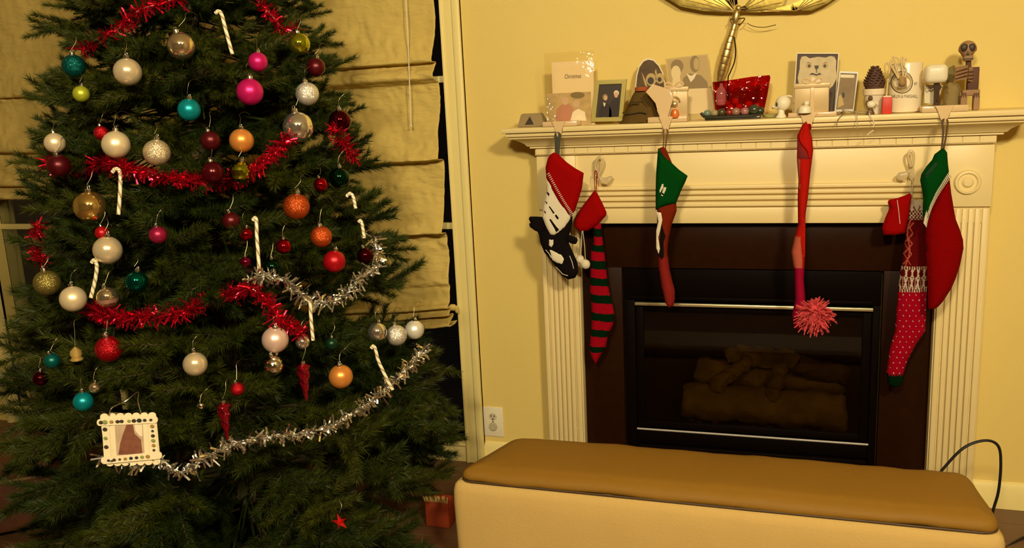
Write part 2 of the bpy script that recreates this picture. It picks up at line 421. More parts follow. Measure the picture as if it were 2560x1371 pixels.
# gas insert
r = thing('fireplace_insert', 'black gas fireplace insert with glass front and brass trim strip', 'fireplace', (.447, -.02, 0))
obj('top_panel', B().box(.004, .891, -.038, .0, .718, .838, .004).box(.03, .865, -.046, -.038, .722, .735, .003), M_black, r)
obj('side_frame', B().box(.004, .045, -.038, .0, .0, .718, .003), M_black, r)
obj('side_frame', B().box(.865, .891, -.038, .0, .0, .718, .003), M_black, r)
obj('brass_strip', B().box(.046, .866, -.05, -.035, .700, .7115, .002), M_gold, r)
obj('chrome_strip', B().tube([V((.046, -.044, .2135)), V((.45, -.044, .2135)), V((.866, -.044, .2135))], .0042, 10), M_chrome, r)
for z0, z1 in ((.16, .209), (.105, .15), (.05, .095), (.004, .042)): obj('louver', B().box(.046, .864, -.042, -.01, z0, z1, .006), M_black, r)
b = B().box(.046, .075, -.03, -.012, .217, .70, .003).box(.835, .864, -.03, -.012, .217, .70, .003).box(.075, .835, -.03, -.012, .672, .70, .003).box(.075, .835, -.03, -.012, .217, .243, .003)
obj('glass_frame', b, M_black, r)
obj('glass_pane', B().box(.074, .836, -.024, -.019, .242, .673), pane_mat('tinted_glass', (.50, .43, .29), .02, 1.5), r)
b = B().box(.05, .86, .44, .46, .2, .76).box(.03, .05, .0, .46, .2, .76).box(.86, .88, .0, .46, .2, .76).box(.03, .88, .0, .46, .74, .76).box(.03, .88, -.01, .46, .19, .21)
obj('firebox', b, M_fire, r)
obj('control_rail', B().box(.25, .62, .10, .12, .635, .65, .003), M_black, r)
# ceramic logs inside
def log(label, p, q, rad, seed, m=M_log, cat='log'):
    p, q = V(p), V(q); n = 44; pts = [p.lerp(q, i / (n - 1)) for i in range(n)]
    for i, v in enumerate(pts): v += V((0, .010 * noise.noise(V((i * .16, seed, 0))), .012 * noise.noise(V((i * .16, 3, seed)))))
    b = B().tube(pts, [rad * (1 + .22 * noise.noise(V((i * .25, seed, 5)))) * (.85 if i in (0, n - 1) else 1) for i in range(n)], 28)
    for v in b.bm.verts: v.co += .007 * noise.noise_vector(v.co * 28 + V((seed, 0, 0))) + .006 * noise.noise_vector(V((v.co.x * 25, v.co.y * 110, v.co.z * 110 + seed)))
    tag(obj('gas_log', b, m, smooth=50), label, cat, 'ceramic gas logs')
log('thick front gas log lying across the firebox floor', (.20, .09, .29), (.80, .075, .285), .068, 1)
log('rear gas log lying across the back of the firebox', (.24, .26, .36), (.80, .25, .35), .055, 2)
log('short gas log slanting down to the left over the front log', (.47, .2, .44), (.33, .05, .375), .026, 3)
log('short gas log slanting forward at the middle of the firebox', (.57, .2, .43), (.54, .02, .36), .027, 4)
log('long pale gas log laid on top and sloping from left to right', (.36, .19, .44), (.66, .2, .43), .03, 5)
log('thin twiggy gas log topmost at the back of the pile', (.40, .27, .447), (.62, .26, .437), .022, 6)
log('dark charred gas log at the right end of the pile', (.62, .17, .43), (.81, .2, .385), .036, 7, M_logd)
b = B()
for i in range(60):
    x, y = random.uniform(.22, .78), random.uniform(-.0, .05); s = random.uniform(.006, .014); b.ball((x, y, .21 + s * .6), s, 6)
o = obj('ember_bed', b, M_logd); tag(o, 'bed of grey ember lumps spread before the front gas log', 'embers'); o['kind'] = 'stuff'
b = B()
for x in (.25, .4, .55, .7): b.tube([(x, -.0, .24), (x, .0, .218), (x, .3, .218), (x, .32, .3)], .006, 6)
b.tube([(.22, .12, .225), (.77, .12, .225)], .006, 6); b.tube([(.22, .24, .225), (.77, .24, .225)], .006, 6)
tag(obj('log_grate', b, M_black), 'black iron grate under the gas logs', 'grate')

# ---------------------------------------------------------------- padded bench
r = thing('padded_bench', 'long bench with brown padded top and cream fabric sides before the fireplace', 'bench', (.37, -.7, 0))
def rounded_quad(cs, rad, n=6):
    out = []; k = len(cs)
    for i in range(k):
        p = V(cs[i]); a = (V(cs[i - 1]) - p).normalized(); c = (V(cs[(i + 1) % k]) - p).normalized()
        s, e = p + a * rad, p + c * rad
        for j in range(n + 1):
            t = j / n; out.append(s * (1 - t) ** 2 + p * 2 * t * (1 - t) + e * t * t)
    return out
def slab(cs, rad, layers, wr=0, seed=0, axl=0):
    """stack of rounded outlines: layers = (inset, z)"""
    base = rounded_quad(cs, rad); ctr = sum(base, V((0, 0))) / len(base)
    ring0 = []
    for i in range(len(base)):
        a, c = base[i], base[(i + 1) % len(base)]; k = max(1, int((c - a).length / .03)); ring0 += [a.lerp(c, j / k) for j in range(k)]
    b = B(); rings = []
    n = len(ring0)
    for ins, z in layers:
        rg = []
        for i, p in enumerate(ring0):
            t = (ring0[(i + 1) % n] - ring0[i - 1]).normalized(); nn = V((-t.y, t.x))
            if nn.dot(ctr - p) < 0: nn = -nn
            q = p + nn * min(ins, rad * .65)
            if ins > rad * .65:
                t2 = min(1, (ins - rad * .65) / .1); g = V((max(ctr.x - axl, min(ctr.x + axl, q.x)), ctr.y)); q = q.lerp(g, t2)
            d = wr * noise.noise(V((q.x * 7 + seed, q.y * 7, z * 14))) + wr * .6 * noise.noise(V((q.x * 22 + seed, q.y * 9, z * 20)))
            rg.append(b.bm.verts.new((q.x, q.y + d, z + d * .8)))
        rings.append(rg)
    for a, c in zip(rings, rings[1:]):
        for i in range(n): b._f((a[i], a[(i + 1) % n], c[(i + 1) % n], c[i]))
    b._f(rings[0])
    # top: grid of fans toward an inset ridge
    bmesh.ops.remove_doubles(b.bm, verts=rings[-1], dist=.0008)
    return b
cs = [(-.372, -.858), (1.11, -.872), (1.085, -.565), (-.275, -.55)]
cb = [(-.397, -.868), (1.125, -.884), (1.105, -.55), (-.31, -.54)]
obj('base', slab(cb, .045, [(0, 0), (0, .05), (0, .12), (-.002, .2), (-.003, .26), (-.001, .30), (.004, .318), (.014, .328), (.029, .332), (.13, .332)], .0035, 4, .55), M_base, r, smooth=70)
obj('cushion', slab(cs, .05, [(.012, .331), (.004, .333), (-.001, .339), (-.002, .346), (.002, .355), (.010, .3635), (.022, .369), (.0325, .3725), (.036, .3745), (.042, .3765), (.05, .378), (.075, .380), (.105, .381), (.133, .3815)], .0035, 9, .55), M_cush, r, smooth=70)
b = B(); xy = rounded_quad(cs, .05)
b.tube([(p.x, p.y, .3335) for p in xy] + [(xy[0].x, xy[0].y, .3335)], .003, 6)
obj('piping', b, mat('dark_piping', (.07, .035, .01), .6), r)
for x, y in ((-.34, -.83), (1.08, -.84), (-.27, -.59), (1.06, -.6)): obj('foot', B().lathe([(.018, 0), (.02, .01), (.016, .012)], 12, (x, y, -.0)), M_black, r)

# cable behind the bench
pts = dense([P(2330, 1210, -.47), P(2362, 1168, -.47), P(2410, 1120, -.47), P(2462, 1102, -.46), P(2495, 1115, -.45), P(2502, 1160, -.44), P(2496, 1230, -.42), V((1.19, -.4, .15)), V((1.21, -.35, .006)), V((1.35, -.2, .006)), V((1.6, -.05, .006))], 6)
tag(obj('power_cable', B().tube([V((1.02, -.5, .006)), V((1.04, -.49, .12))] + pts, .0042, 8), mat('black_rubber', (.01, .008, .006), .5)), 'black cable looping up behind the right end of the bench', 'cable')

# ---------------------------------------------------------------- stockings and their holders
def outl(pts, y): return [XZ(px, py, y) for px, py in pts]
def felt(name, col, **k): return mat(name, col, k.pop('rough', .9), sheen=.35, bump=.35, bscale=260, **k)
M_red = felt('red_felt', (.27, .0012, .0006)); M_redk = mat('red_knit', (.25, .001, .001), .9, sheen=.4, wave=90)
M_green = felt('green_felt', (.0008, .046, .004)); M_greenk = mat('green_knit', (.0010, .014, .003), .9, sheen=.4, wave=90)
M_whitef = felt('white_felt', (.72, .64, .45)); M_blackf = felt('black_felt', (.006, .004, .004))
M_holder = mat('cream_enamel', (.70, .50, .25), .25, coat=.4); M_silver = mat('brushed_silver', (.58, .42, .19), .4, metal=.1, coat=.15)
HY = -.207
def holder(label, x0, x1, ytop, tab, tabw, deep=.075, gift=None):
    """stocking holder: bar on the shelf, tongue over the edge, small hook below"""
    yb = HY - .0
    X0, _ = XZ(x0, 305, yb); X1, _ = XZ(x1, 305, yb); zt = XZ((x0 + x1) / 2, ytop, yb)[1]; xt = XZ(tab, 305, yb)[0]
    r = thing('stocking_holder', label, 'stocking holder', ((X0 + X1) / 2, yb + .03, 1.3705), 'stocking holders on the mantel')
    obj('base', B().box(X0, X1, yb + .008, yb + deep, 1.3705, max(zt, 1.385), .003), M_holder, r)
    w_ = tabw
    poly = [(xt - w_ * 1.6, zt), (xt + w_ * 1.6, zt), (xt + w_ * 1.0, zt - .012), (xt + w_ * .72, zt - .034), (xt + w_ * .28, zt - .046), (xt - w_ * .28, zt - .046), (xt - w_ * .72, zt - .036), (xt - w_ * 1.0, zt - .012)]
    obj('tongue', B().prism(poly, yb, yb + .006, .0015), M_holder, r)
    obj('hook', B().tube(dense([V((xt, yb + .003, zt - .04)), V((xt, yb - .006, zt - .052)), V((xt, yb - .018, zt - .05)), V((xt, yb - .022, zt - .038))], 5), .003, 8), M_holder, r)
    return r, xt, zt
h1, xa, za = holder('plain bar shaped cream stocking holder before the clear sleeved card', 1354, 1441, 304, 1396, .016)
h2, xb, zb = holder('cream stocking holder with silver gift box plaque beside the brown felt cone', 1618, 1717, 292, 1665, .016)
h3, xc, zc = holder('cream stocking holder with a gift box plaque and white dome before the animal picture', 1970, 2092, 283, 2020, .018)
h4, xd, zd = holder('wide cream stocking holder at the right end carrying the white block', 2304, 2422, 264, 2360, .018)
# embossed gift boxes
def gift(hr, x0, x1, y0p, y1p, y):
    X0, Z1 = XZ(x0, y0p, y); X1, _ = XZ(x1, y0p, y); Z0 = 1.384
    b = B().box(X0, X1, y, y + .012, Z0, Z1 - .012, .004); obj('gift_plate', b, M_silver, hr)
    xm = (X0 + X1) / 2 + .002
    obj('ribbon', B().box(xm - .006, xm + .006, y - .003, y + .002, Z0, Z1 - .014, .001), M_holder, hr)
    obj('lid_band', B().box(X0 - .003, X1 + .003, y - .004, y + .014, Z1 - .028, Z1 - .012, .003), M_silver, hr)
    b = B()
    for s in (-1, 1):
        b.tube(dense([V((xm, y, Z1 - .012)), V((xm + s * .016, y - .002, Z1 + .002)), V((xm + s * .030, y - .001, Z1 - .002)), V((xm + s * .022, y - .004, Z1 - .012)), V((xm, y, Z1 - .012))], 5), .0035, 6)
    obj('bow', b, M_holder, hr)
    return X0, X1, Z0, Z1
g = gift(h2, 1648, 1719, 210, 290, HY + .02)
b = B().lathe([(.013, 0), (.014, .012), (.010, .026), (.0, .03)], 16, (g[0] + (g[1] - g[0]) * .56, HY + .012, 1.385)); obj('orange_gem', b, mat('orange_enamel', (.7, .16, .02), .25, coat=.5), h2, 'small orange bell inside the plaque')
b = B().ball((g[0] + (g[1] - g[0]) * .55, HY + .012, 1.43), .011, 12).tube(circ3 := [V((g[0] + (g[1] - g[0]) * .55 + .017 * cos(t / 8 * pi), HY + .012, 1.436 + .017 * sin(t / 8 * pi))) for t in range(9)], .003, 6)
obj('bell_knob', b, M_gold, h2)
poly = outl([(1632, 211), (1656, 218), (1676, 228), (1683, 250), (1668, 292), (1674, 306), (1655, 306), (1642, 275), (1640, 258), (1614, 230)], HY + .004)
obj('pennant_plate', B().prism(poly, HY + .004, HY + .011, .0015), M_holder, h2, 'pale pointed plate in front of the gift box')
g = gift(h3, 1986, 2074, 200, 280, HY + .02)
obj('dome', B().lathe([(.021, 0), (.021, .008), (.018, .018), (.010, .0235), (0, .025)], 20, (g[0] + (g[1] - g[0]) * .31, HY + .0, 1.384)), M_plastic, h3, 'white dome')
obj('dome_knob', B().lathe([(.006, 0), (.009, .004), (.009, .012), (0, .014)], 12, (g[0] + (g[1] - g[0]) * .36, HY + .003, 1.408)), M_plastic, h3)

SY = -.236
def loop(x, z, px, py, col, wd=.0035, parent=None, spread=.006):
    e = P(px, py, SY)
    pts = dense([V((e.x - .002, SY, e.z - .004)), V((x - spread * .5, SY + .004, (z + e.z) / 2)), V((x - spread * .8, HY - .018, z - .018)), V((x, HY - .013, z - .010)), V((x + spread * .8, HY - .018, z - .018)), V((x + spread * .5, SY + .004, (z + e.z) / 2)), V((e.x + .003, SY, e.z - .004))], 6)
    obj('hanging_loop', B().tube(pts, wd, 6), col, parent)

# A: red cuffed black and white
r = thing('christmas_stocking', 'black and white felt stocking with red cuff and black side flaps, leftmost', 'stocking', P(1396, 380, SY), 'stockings hung along the mantel')
loop(xa, za - .03, 1392, 388, mat('olive_strap', (.05, .05, .03), .8), .006, r, .008)
sh = lambda pts, y=SY: outl(pts, y)
body = sh([(1369, 447), (1390, 440), (1432, 500), (1432, 535), (1430, 560), (1424, 585), (1421, 605), (1431, 628), (1442.6, 654), (1446, 680), (1438, 695), (1421, 699.5), (1405, 690), (1385, 661), (1360.5, 631), (1351, 608), (1347, 585), (1358, 570), (1361, 545), (1360.5, 516), (1369, 480)])
obj('body', B().pillow(body, SY, .018, .007, .03), M_blackf, r)
obj('white_panel', B().pillow(sh([(1369, 450), (1386, 450), (1430, 520), (1428, 545), (1415, 568), (1402, 580), (1388, 588), (1377, 586), (1369, 570), (1358, 541), (1360.5, 516), (1369, 478)]), SY - .0135, .011, .006, .02), M_whitef, r)
for pl in ([(1370, 478), (1376, 480), (1396, 512), (1391, 514)], [(1366, 500), (1371, 503), (1404, 545), (1398, 549)], [(1363, 524), (1368, 527), (1402, 572), (1395, 578)]):
    obj('black_stripe', B().pillow(sh(pl), SY - .024, .003, .005, .008), M_blackf, r)
obj('side_flap', B().pillow(sh([(1321, 548), (1324, 542), (1340, 542), (1358, 543), (1364, 570), (1356, 590), (1347, 588), (1343, 580), (1336, 577), (1324, 568), (1322, 560), (1326, 558)]), SY + .003, .007, .006, .012), M_blackf, r)
obj('side_flap', B().pillow(sh([(1418, 586), (1430, 588), (1443, 594), (1446, 600), (1441, 610), (1434, 610), (1418, 604)]), SY - .006, .007, .006, .012), M_blackf, r)
obj('grey_patch', B().pillow(sh([(1374, 618), (1392, 626), (1408, 634.6), (1414.7, 644), (1411, 661), (1398, 657), (1383.5, 648)]), SY - .016, .004, .006, .01), M_whitef, r)
obj('bow_tie', B().pillow(sh([(1375, 590), (1382, 598), (1388, 594), (1387, 610), (1382, 618), (1375, 612)]), SY - .017, .004, .005, .008), M_whitef, r)
b = B()
for q in ([(1390, 668), (1407, 686), (1420, 690)], [(1424, 640), (1430, 655), (1434, 672)], [(1364, 625), (1372, 634), (1378, 645)]): b.tube([P(x, y, SY - .019) for x, y in q], .0012, 5)
obj('stitching', b, M_whitef, r)
cuff = sh([(1378.6, 386), (1386, 381), (1394, 382), (1420, 406), (1440, 420), (1461.5, 432), (1457, 470), (1448, 500), (1441, 522), (1433, 536), (1424, 538), (1398, 503), (1382, 474), (1368, 444), (1366, 418), (1372, 395)])
obj('cuff', B().pillow(cuff, SY - .012, .022, .007, .025), M_red, r)
b = B()
for i in range(26):
    t = i / 25; a = (1367 + (1428 - 1367) * t, 437 + (541 - 437) * t + 4 * sin(pi * t)); p, q = P(a[0], a[1], SY - .026), P(a[0] + 7, a[1] - 4, SY - .034); b.tube([p, (p + q) / 2 - V((0, .004, 0)), q], .0016, 5)
obj('whip_stitch', b, M_whitef, r)

# B: striped knit sock on a clear hook
By = -.142
r = thing('christmas_stocking', 'thin red and green striped knit stocking with red cuff and white pompoms', 'stocking', P(1487, 475, By), 'stockings hung along the mantel')
hx, hz = XZ(1489, 430, By)
e = P(1487, 478, By)
obj('hanging_loop', B().tube(dense([e, V((hx - .004, By, hz - .01)), V((hx, By, hz + .004)), V((hx + .005, By, hz - .01)), e + V((.004, 0, 0))], 6), .0016, 6), M_redk, r)
edges = [(150, 225), (285, 365), (440, 520), (590, 670), (745, 835), (905, 985), (1050, 1140), (1190, 1400), (-200, 80)]
def fB(x, z):
    px, py, _ = proj((x, By, z)); zz = (py - 550) * 3.606 - .10 * (px - 1500) * 3.6
    return 0 if any(a <= zz < c for a, c in edges) else 1
leg = outl([(1483, 560), (1484.6, 605), (1477, 633), (1476, 689), (1475, 727.5), (1479, 772), (1479, 813), (1476, 844), (1473.5, 877), (1480, 896), (1489, 910.5), (1500, 891), (1515, 866), (1519, 841), (1532, 813), (1536, 786), (1530, 755), (1523, 730), (1517, 689), (1511, 633), (1505, 591), (1502, 558)], By)
obj('leg', B().pillow(leg, By, .016, .005, .025, mfun=fB), [mat('bright_red_knit', (.33, .002, .010), .9, sheen=.4, wave=110), M_greenk], r)
obj('cuff', B().pillow(outl([(1487, 475), (1493.5, 483.6), (1506, 508), (1516.5, 531), (1515, 540), (1503, 552), (1490, 565), (1470, 577), (1451, 580.5), (1440, 572), (1434.4, 563), (1437, 548), (1450, 525), (1462, 508)], By - .012), By - .012, .02, .006, .025), M_red, r)
for a, c, rr in (((1455, 576), (1450, 649), 10.5), ((1457, 576), (1464, 661), 12)):
    p, q = P(*a, By - .02), P(*c, By - .03)
    cd_ = obj('cord', B().tube([p, p.lerp(q, .5) + V((0.002, 0, 0)), q], .0012, 6), M_whitef, r)
    pb = B().ball(q, rr / 690, 18)
    for v in pb.bm.verts: v.co += noise.noise_vector(v.co * 220) * .0022
    obj('pompom', pb, M_whitef, cd_)

# C: green cuffed, edge on
r = thing('christmas_stocking', 'narrow brown red stocking with a green cuff, seen nearly edge on', 'stocking', P(1657, 372, SY), 'stockings hung along the mantel')
loop(xb, zb - .03, 1660, 374, mat('brown_loop', (.14, .05, .015), .8), .0022, r, .010)
M_bred = felt('brown_red_felt', (.15, .014, .003)); M_rose = felt('rose_felt', (.20, .014, .010))
def fC(x, z):
    return 1 if proj((x, SY, z))[1] > 640 else 0
obj('body', B().pillow(outl([(1643, 515), (1690, 500), (1692, 527), (1679, 563), (1672, 600), (1668, 629), (1674, 673), (1687, 727.5), (1687, 750), (1684, 765), (1672, 771), (1663, 757), (1654, 720), (1646.5, 673), (1645, 647), (1642, 600)], SY), SY, .022, .006, .022, mfun=fC), [M_bred, M_rose], r)
obj('lining', B().pillow(outl([(1645, 372), (1657, 367), (1665.5, 372), (1672, 388), (1680, 406), (1672, 410), (1655, 395)], SY), SY - .004, .012, .006, .016), M_bred, r)
obj('cuff', B().pillow(outl([(1645, 371), (1649, 374), (1662, 392), (1679, 407), (1697, 424), (1719.5, 440), (1713, 456), (1705, 472), (1690, 509), (1661, 516), (1639, 526), (1639, 480), (1640, 436)], SY - .012), SY - .012, .019, .006, .02), M_green, r)
obj('white_patch', B().pillow(outl([(1644, 528), (1655, 530), (1658, 548), (1654, 568), (1648, 592), (1652, 620), (1649, 632), (1643, 618), (1643, 575), (1648, 552)], SY), SY - .022, .004, .005, .01), M_whitef, r)
obj('black_patch', B().pillow(outl([(1656, 555), (1660, 570), (1666, 588), (1661, 605), (1662, 638), (1657, 647), (1648, 636), (1653, 620), (1652, 595)], SY), SY - .022, .003, .005, .01), M_blackf, r)
for q in ([(1652, 474), (1658, 458), (1662, 458), (1661, 468), (1653, 480)], [(1656, 486), (1663, 466), (1669, 466), (1667, 474), (1658, 492)]):
    obj('white_mark', B().pillow(outl(q, SY), SY - .031, .0025, .004, .006), M_whitef, r)

# D: red, edge on, with a pompom
r = thing('christmas_stocking', 'slim red and pink stocking edge on with a big shaggy pink pompom', 'stocking', P(2018, 305, SY), 'stockings hung along the mantel')
loop(xc, zc - .03, 2016, 318, M_red, .005, r, .007)
M_mag = mat('magenta_velvet', (.27, .003, .025), .6, sheen=.8, bump=.4, bscale=60); M_pink = felt('pink_felt', (.42, .09, .05)); M_scar = felt('scarlet_felt', (.40, .008, .003))
def fD(x, z):
    px, py, _ = proj((x, SY, z))
    if py > 668: return 1
    return 2 if (590 < py and px < 2006 and py < 668) or (395 < py < 470 and px < 2000) else 0
obj('body', B().pillow(outl([(2006, 312), (2015.6, 303), (2023, 318), (2030.7, 347.5), (2033, 377.6), (2026, 433.6), (2020, 494), (2014, 537), (2013, 636), (2010, 700.5), (2014, 752), (2022, 790), (2012, 820), (1996, 826), (1985.5, 821), (1980, 786.6), (1987.6, 752), (1985.5, 679), (1978, 631.6), (1985.5, 597), (1995, 563), (1994, 494), (1996, 451), (1992, 399), (1993, 339)], SY), SY, .022, .0042, .02, mfun=fD), [M_scar, M_mag, M_pink], r)
obj('lining', B().pillow(outl([(1995, 345), (2002, 362), (2016, 378), (2022, 390), (2020, 402), (2008, 398), (1997, 396), (1993, 370)], SY), SY - .02, .005, .006, .012), mat('dark_red_lining', (.16, .006, .006), .9), r)
obj('fold', B().tube(dense([P(2012, 320, SY - .022), P(2001, 340, SY - .026), P(2006, 358, SY - .027), P(2020, 376, SY - .026), P(2024, 395, SY - .022)], 5), .004, 8), M_scar, r)
obj('flap', B().pillow(outl([(2003, 540), (2013, 545), (2012, 640), (2006, 642), (2001, 600)], SY), SY - .021, .004, .006, .01), M_scar, r)
c = P(2037, 786, SY - .03); b = B(); b.ball(c, .034, 14)
for i in range(620):
    d = V((random.gauss(0, 1), random.gauss(0, 1), random.gauss(0, 1))).normalized(); l = random.uniform(.043, .053)
    k = V((random.uniform(-1, 1), random.uniform(-1, 1), random.uniform(-1, 1) - .5)) * .020
    b.tube([c + d * .026, c + d * l * .75 + k * .35, c + d * l + k], [.0019, .0021, .0018], 5)
obj('pompom', b, mat('pink_yarn', (.62, .075, .075), .85, sheen=.4, var=.5), r)

# E: fair isle knit
Ey = -.15
r = thing('christmas_stocking', 'long patterned knit stocking with a dark green toe, behind the wide red one', 'stocking', P(2280, 480, Ey), 'stockings hung along the mantel')
def fE(x, z):
    px, py, _ = proj((x, Ey, z)); d = px - 2255 - (700 - py) * .07
    if py > 935 + 3 * sin(px * .9): return 3
    if py > 728: 
        return 1 if (int(px / 8 + .5) + int(py / 13)) % 2 == 0 and abs((py / 13) % 1 - .5) < .11 and abs((px / 8 + .5) % 1 - .5) < .16 else 0
    if py > 664:
        q = (d / 15.0) % 1; t = (py - 664) / 62
        if t < .12 or t > .9: return 1 if int(px / 3) % 2 else 2
        if t < .42: return 1 if abs(q - .5) < .12 + .9 * abs(t - .3) else 2
        return 1 if abs(abs(q - .5) - abs(t - .66) * 1.1) < .13 or abs(q) < .08 else 2
    if py > 548:
        t = (py - 555) / 105; q = d - 8
        st = abs(q + 4 * sin(t * 7)) < 1.6 or (0 < t < 1 and abs(abs(q) - (abs((t * 4) % 1 - .5) * 18)) < 1.6 and abs(q) < 15)
        return 4 if st else 2
    return 1 if (int(px / 4) + int(py / 5)) % 2 == 0 or py < 520 + 8 * sin(px * .5) else 2
M_wk = mat('grey_white_knit', (.55, .46, .32), .9, sheen=.3, wave=90); M_dk = mat('dark_red_knit', (.10, .002, .002), .9, sheen=.3, wave=90)
obj('leg', B().pillow(outl([(2280, 497), (2306, 502), (2312, 540), (2316, 589.6), (2318, 723), (2313, 829), (2290, 861), (2270, 898.5), (2259, 933), (2257, 957), (2247, 967), (2234.6, 970), (2220, 960), (2216.5, 930), (2224, 872), (2237, 829), (2245, 723), (2253, 664), (2264, 589.6), (2271, 536)], Ey), Ey, .02, .0031, .03, mfun=fE), [mat('crimson_knit', (.34, .001, .012), .9, sheen=.4, wave=110), M_wk, M_dk, M_greenk, mat('faded_red_knit', (.36, .06, .03), .9)], r)
obj('cuff', B().pillow(outl([(2275, 483), (2279, 489), (2272, 540), (2262, 584), (2235, 589), (2209, 588), (2205, 570), (2213, 545), (2224, 520), (2219, 506), (2222, 500), (2245, 495), (2262, 489)], Ey - .015), Ey - .015, .018, .006, .02), M_red, r)
b = B().tube([P(2243, 500, Ey - .035), P(2247, 530, Ey - .036), P(2250, 560, Ey - .035)], .0011, 5); obj('seam_stitch', b, M_whitef, r)
e = P(2277, 486, Ey)
obj('hanging_loop', B().tube([e, P(2276, 455, Ey), P(2280, 446, Ey), P(2283, 456, Ey), e + V((.003, 0, 0))], .0013, 6), M_whitef, r)

# F: big red with green cuff
r = thing('christmas_stocking', 'wide plain red knit stocking with green cuff and white stitched edge, rightmost', 'stocking', P(2354, 374, SY), 'stockings hung along the mantel')
loop(xd, zd - .03, 2355, 378, mat('brown_cord', (.10, .055, .02), .8), .0028, r, .009)
obj('body', B().pillow(outl([(2318, 540), (2345, 480), (2373, 438), (2378, 483), (2389, 547), (2400, 575), (2407.7, 600), (2409, 621.5), (2400, 664), (2390, 695), (2378, 723), (2357, 755), (2345, 768), (2333, 775), (2320, 771), (2320, 723), (2315.5, 643), (2314, 567)], SY), SY, .028, .008, .04), mat('scarlet_knit', (.22, .0006, .0004), .92, sheen=.4, wave=100), r)
obj('cuff', B().pillow(outl([(2352, 374), (2360, 371), (2368, 382), (2370, 410), (2373, 435), (2358, 460), (2344, 483), (2330, 515), (2324, 545), (2310, 556), (2306.5, 536), (2308, 500), (2306.5, 483), (2300, 451), (2303, 436), (2316, 416), (2330, 400), (2336, 386)], SY - .014), SY - .014, .026, .007, .03), M_green, r)
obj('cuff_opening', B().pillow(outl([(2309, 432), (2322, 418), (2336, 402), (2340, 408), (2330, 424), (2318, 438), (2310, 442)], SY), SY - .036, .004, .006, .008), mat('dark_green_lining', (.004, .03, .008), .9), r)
b = B()
for i in range(34):
    t = i / 33; q = (1 - t) ** 2; a = (2374 * q + 2 * (1 - t) * t * 2322 + t * t * 2312, 438 * q + 2 * (1 - t) * t * 500 + t * t * 562)
    p, e = P(a[0] - 3, a[1] - 6, SY - .03), P(a[0] + 4, a[1] + 6, SY - .026); b.tube([p, (p + e) / 2 - V((0, .004, 0)), e], .0016, 5)
obj('whip_stitch', b, M_whitef, r)

# translucent ribbon bows on the frieze that hold the two knit stockings
M_clear = mat('translucent_ribbon', (.85, .72, .42), .3, trans=.55)
def hookbow(label, cx, cy, pts2, ball):
    y = -.112; p = P(cx, cy, y)
    r = thing('ribbon_hook', label, 'hook', p)
    obj('hook_plate', B().prism([XZ(cx - 9, cy - 2, y), XZ(cx - 2, cy - 6, y), XZ(cx + 5, cy, y), XZ(cx + 5, cy + 28, y), XZ(cx - 8, cy + 28, y)], y, -.1, .002), M_clear, r)
    b = B().tube(dense([P(a, c, y - .012) for a, c in pts2], 6), .0045, 8)
    for v in b.bm.verts: pass
    obj('ribbon_loop', b, M_clear, r)
    obj('ribbon_tail', B().pillow(outl(ball, y), y - .014, .006, .006, .012), M_clear, r)
    obj('hook', B().tube(dense([P(cx - 3, cy + 20, y), P(cx - 3, cy + 30, y - .02), P(cx - 3, cy + 28, y - .035)], 5), .002, 6), M_clear, r)
hookbow('translucent gold ribbon hook holding the striped stocking', 1492, 404, [(1494, 440), (1488, 415), (1494, 396), (1504, 393), (1509, 408), (1500, 430), (1495, 442)], [(1495, 438), (1512, 444), (1526, 440), (1536, 438), (1530, 452), (1520, 462), (1504, 458)])
hookbow('clear ribbon hook with pale bow holding the patterned knit stocking', 2281, 420, [(2278, 418), (2270, 392), (2276, 378), (2284, 388), (2280, 416)], [(2274, 424), (2262, 428), (2246, 430), (2238, 440), (2244, 450), (2258, 452), (2268, 442)])

# ---------------------------------------------------------------- things standing on the mantel
ZS = 1.3705
def ext(x0, x1, yt, y):
    xm = (x0 + x1) / 2
    return XZ(x0, 250, y)[0], XZ(x1, 250, y)[0], XZ(xm, yt, y)[1]
M_paper = mat('paper', (.78, .66, .44), .6); M_sepia = mat('sepia_print', (.24, .16, .05), .5); M_skin = mat('print_skin', (.58, .36, .17), .5)
M_dkp = mat('print_dark', (.04, .025, .015), .5); M_mid = mat('print_mid', (.46, .32, .11), .5); M_gl = pane_mat('clear_sleeve', (.985, .97, .94), .06, 1.4, .5)
def fig(r, name, m, poly, y, d=.0006): return obj(name, B().prism(poly, y - d, y), m, r, smooth=0)
# trapezoid box
y = -.13
x0, x1, z1 = ext(1294, 1362, 284, y); xm0, xm1 = XZ(1302, 284, y)[0], XZ(1352, 284, y)[0]
r = thing('keepsake_box', 'grey brown tapered box with a dark triangle, leftmost on the mantel', 'box', ((x0 + x1) / 2, y, ZS))
b = B(); q = [(x0, y - .02, ZS), (x1, y - .02, ZS), (x1, y + .05, ZS), (x0, y + .05, ZS)]; t = [(xm0, y, z1), (xm1, y, z1), (xm1, y + .035, z1), (xm0, y + .035, z1)]
lo = [b.bm.verts.new(v) for v in q]; hi = [b.bm.verts.new(v) for v in t]; b._f(lo); b._f(hi)
for i in range(4): b._f((lo[i], lo[(i + 1) % 4], hi[(i + 1) % 4], hi[i]))
bmesh.ops.bevel(b.bm, geom=list(b.bm.edges), offset=.003, segments=2, affect='EDGES')
obj('box_body', b, mat('taupe_card', (.28, .20, .085), .7), r)
zz0, zz1 = ZS + (z1 - ZS) * .18, ZS + (z1 - ZS) * .8; xm = (x0 + x1) / 2 - .006
def sl(z): return y - .02 + .02 * (z - ZS) / (z1 - ZS) - .0006
b = B(); b._f([b.bm.verts.new((xm - .017, sl(zz0), zz0)), b.bm.verts.new((xm + .017, sl(zz0), zz0)), b.bm.verts.new((xm, sl(zz1), zz1))]); obj('triangle_emblem', b, M_dkp, r)
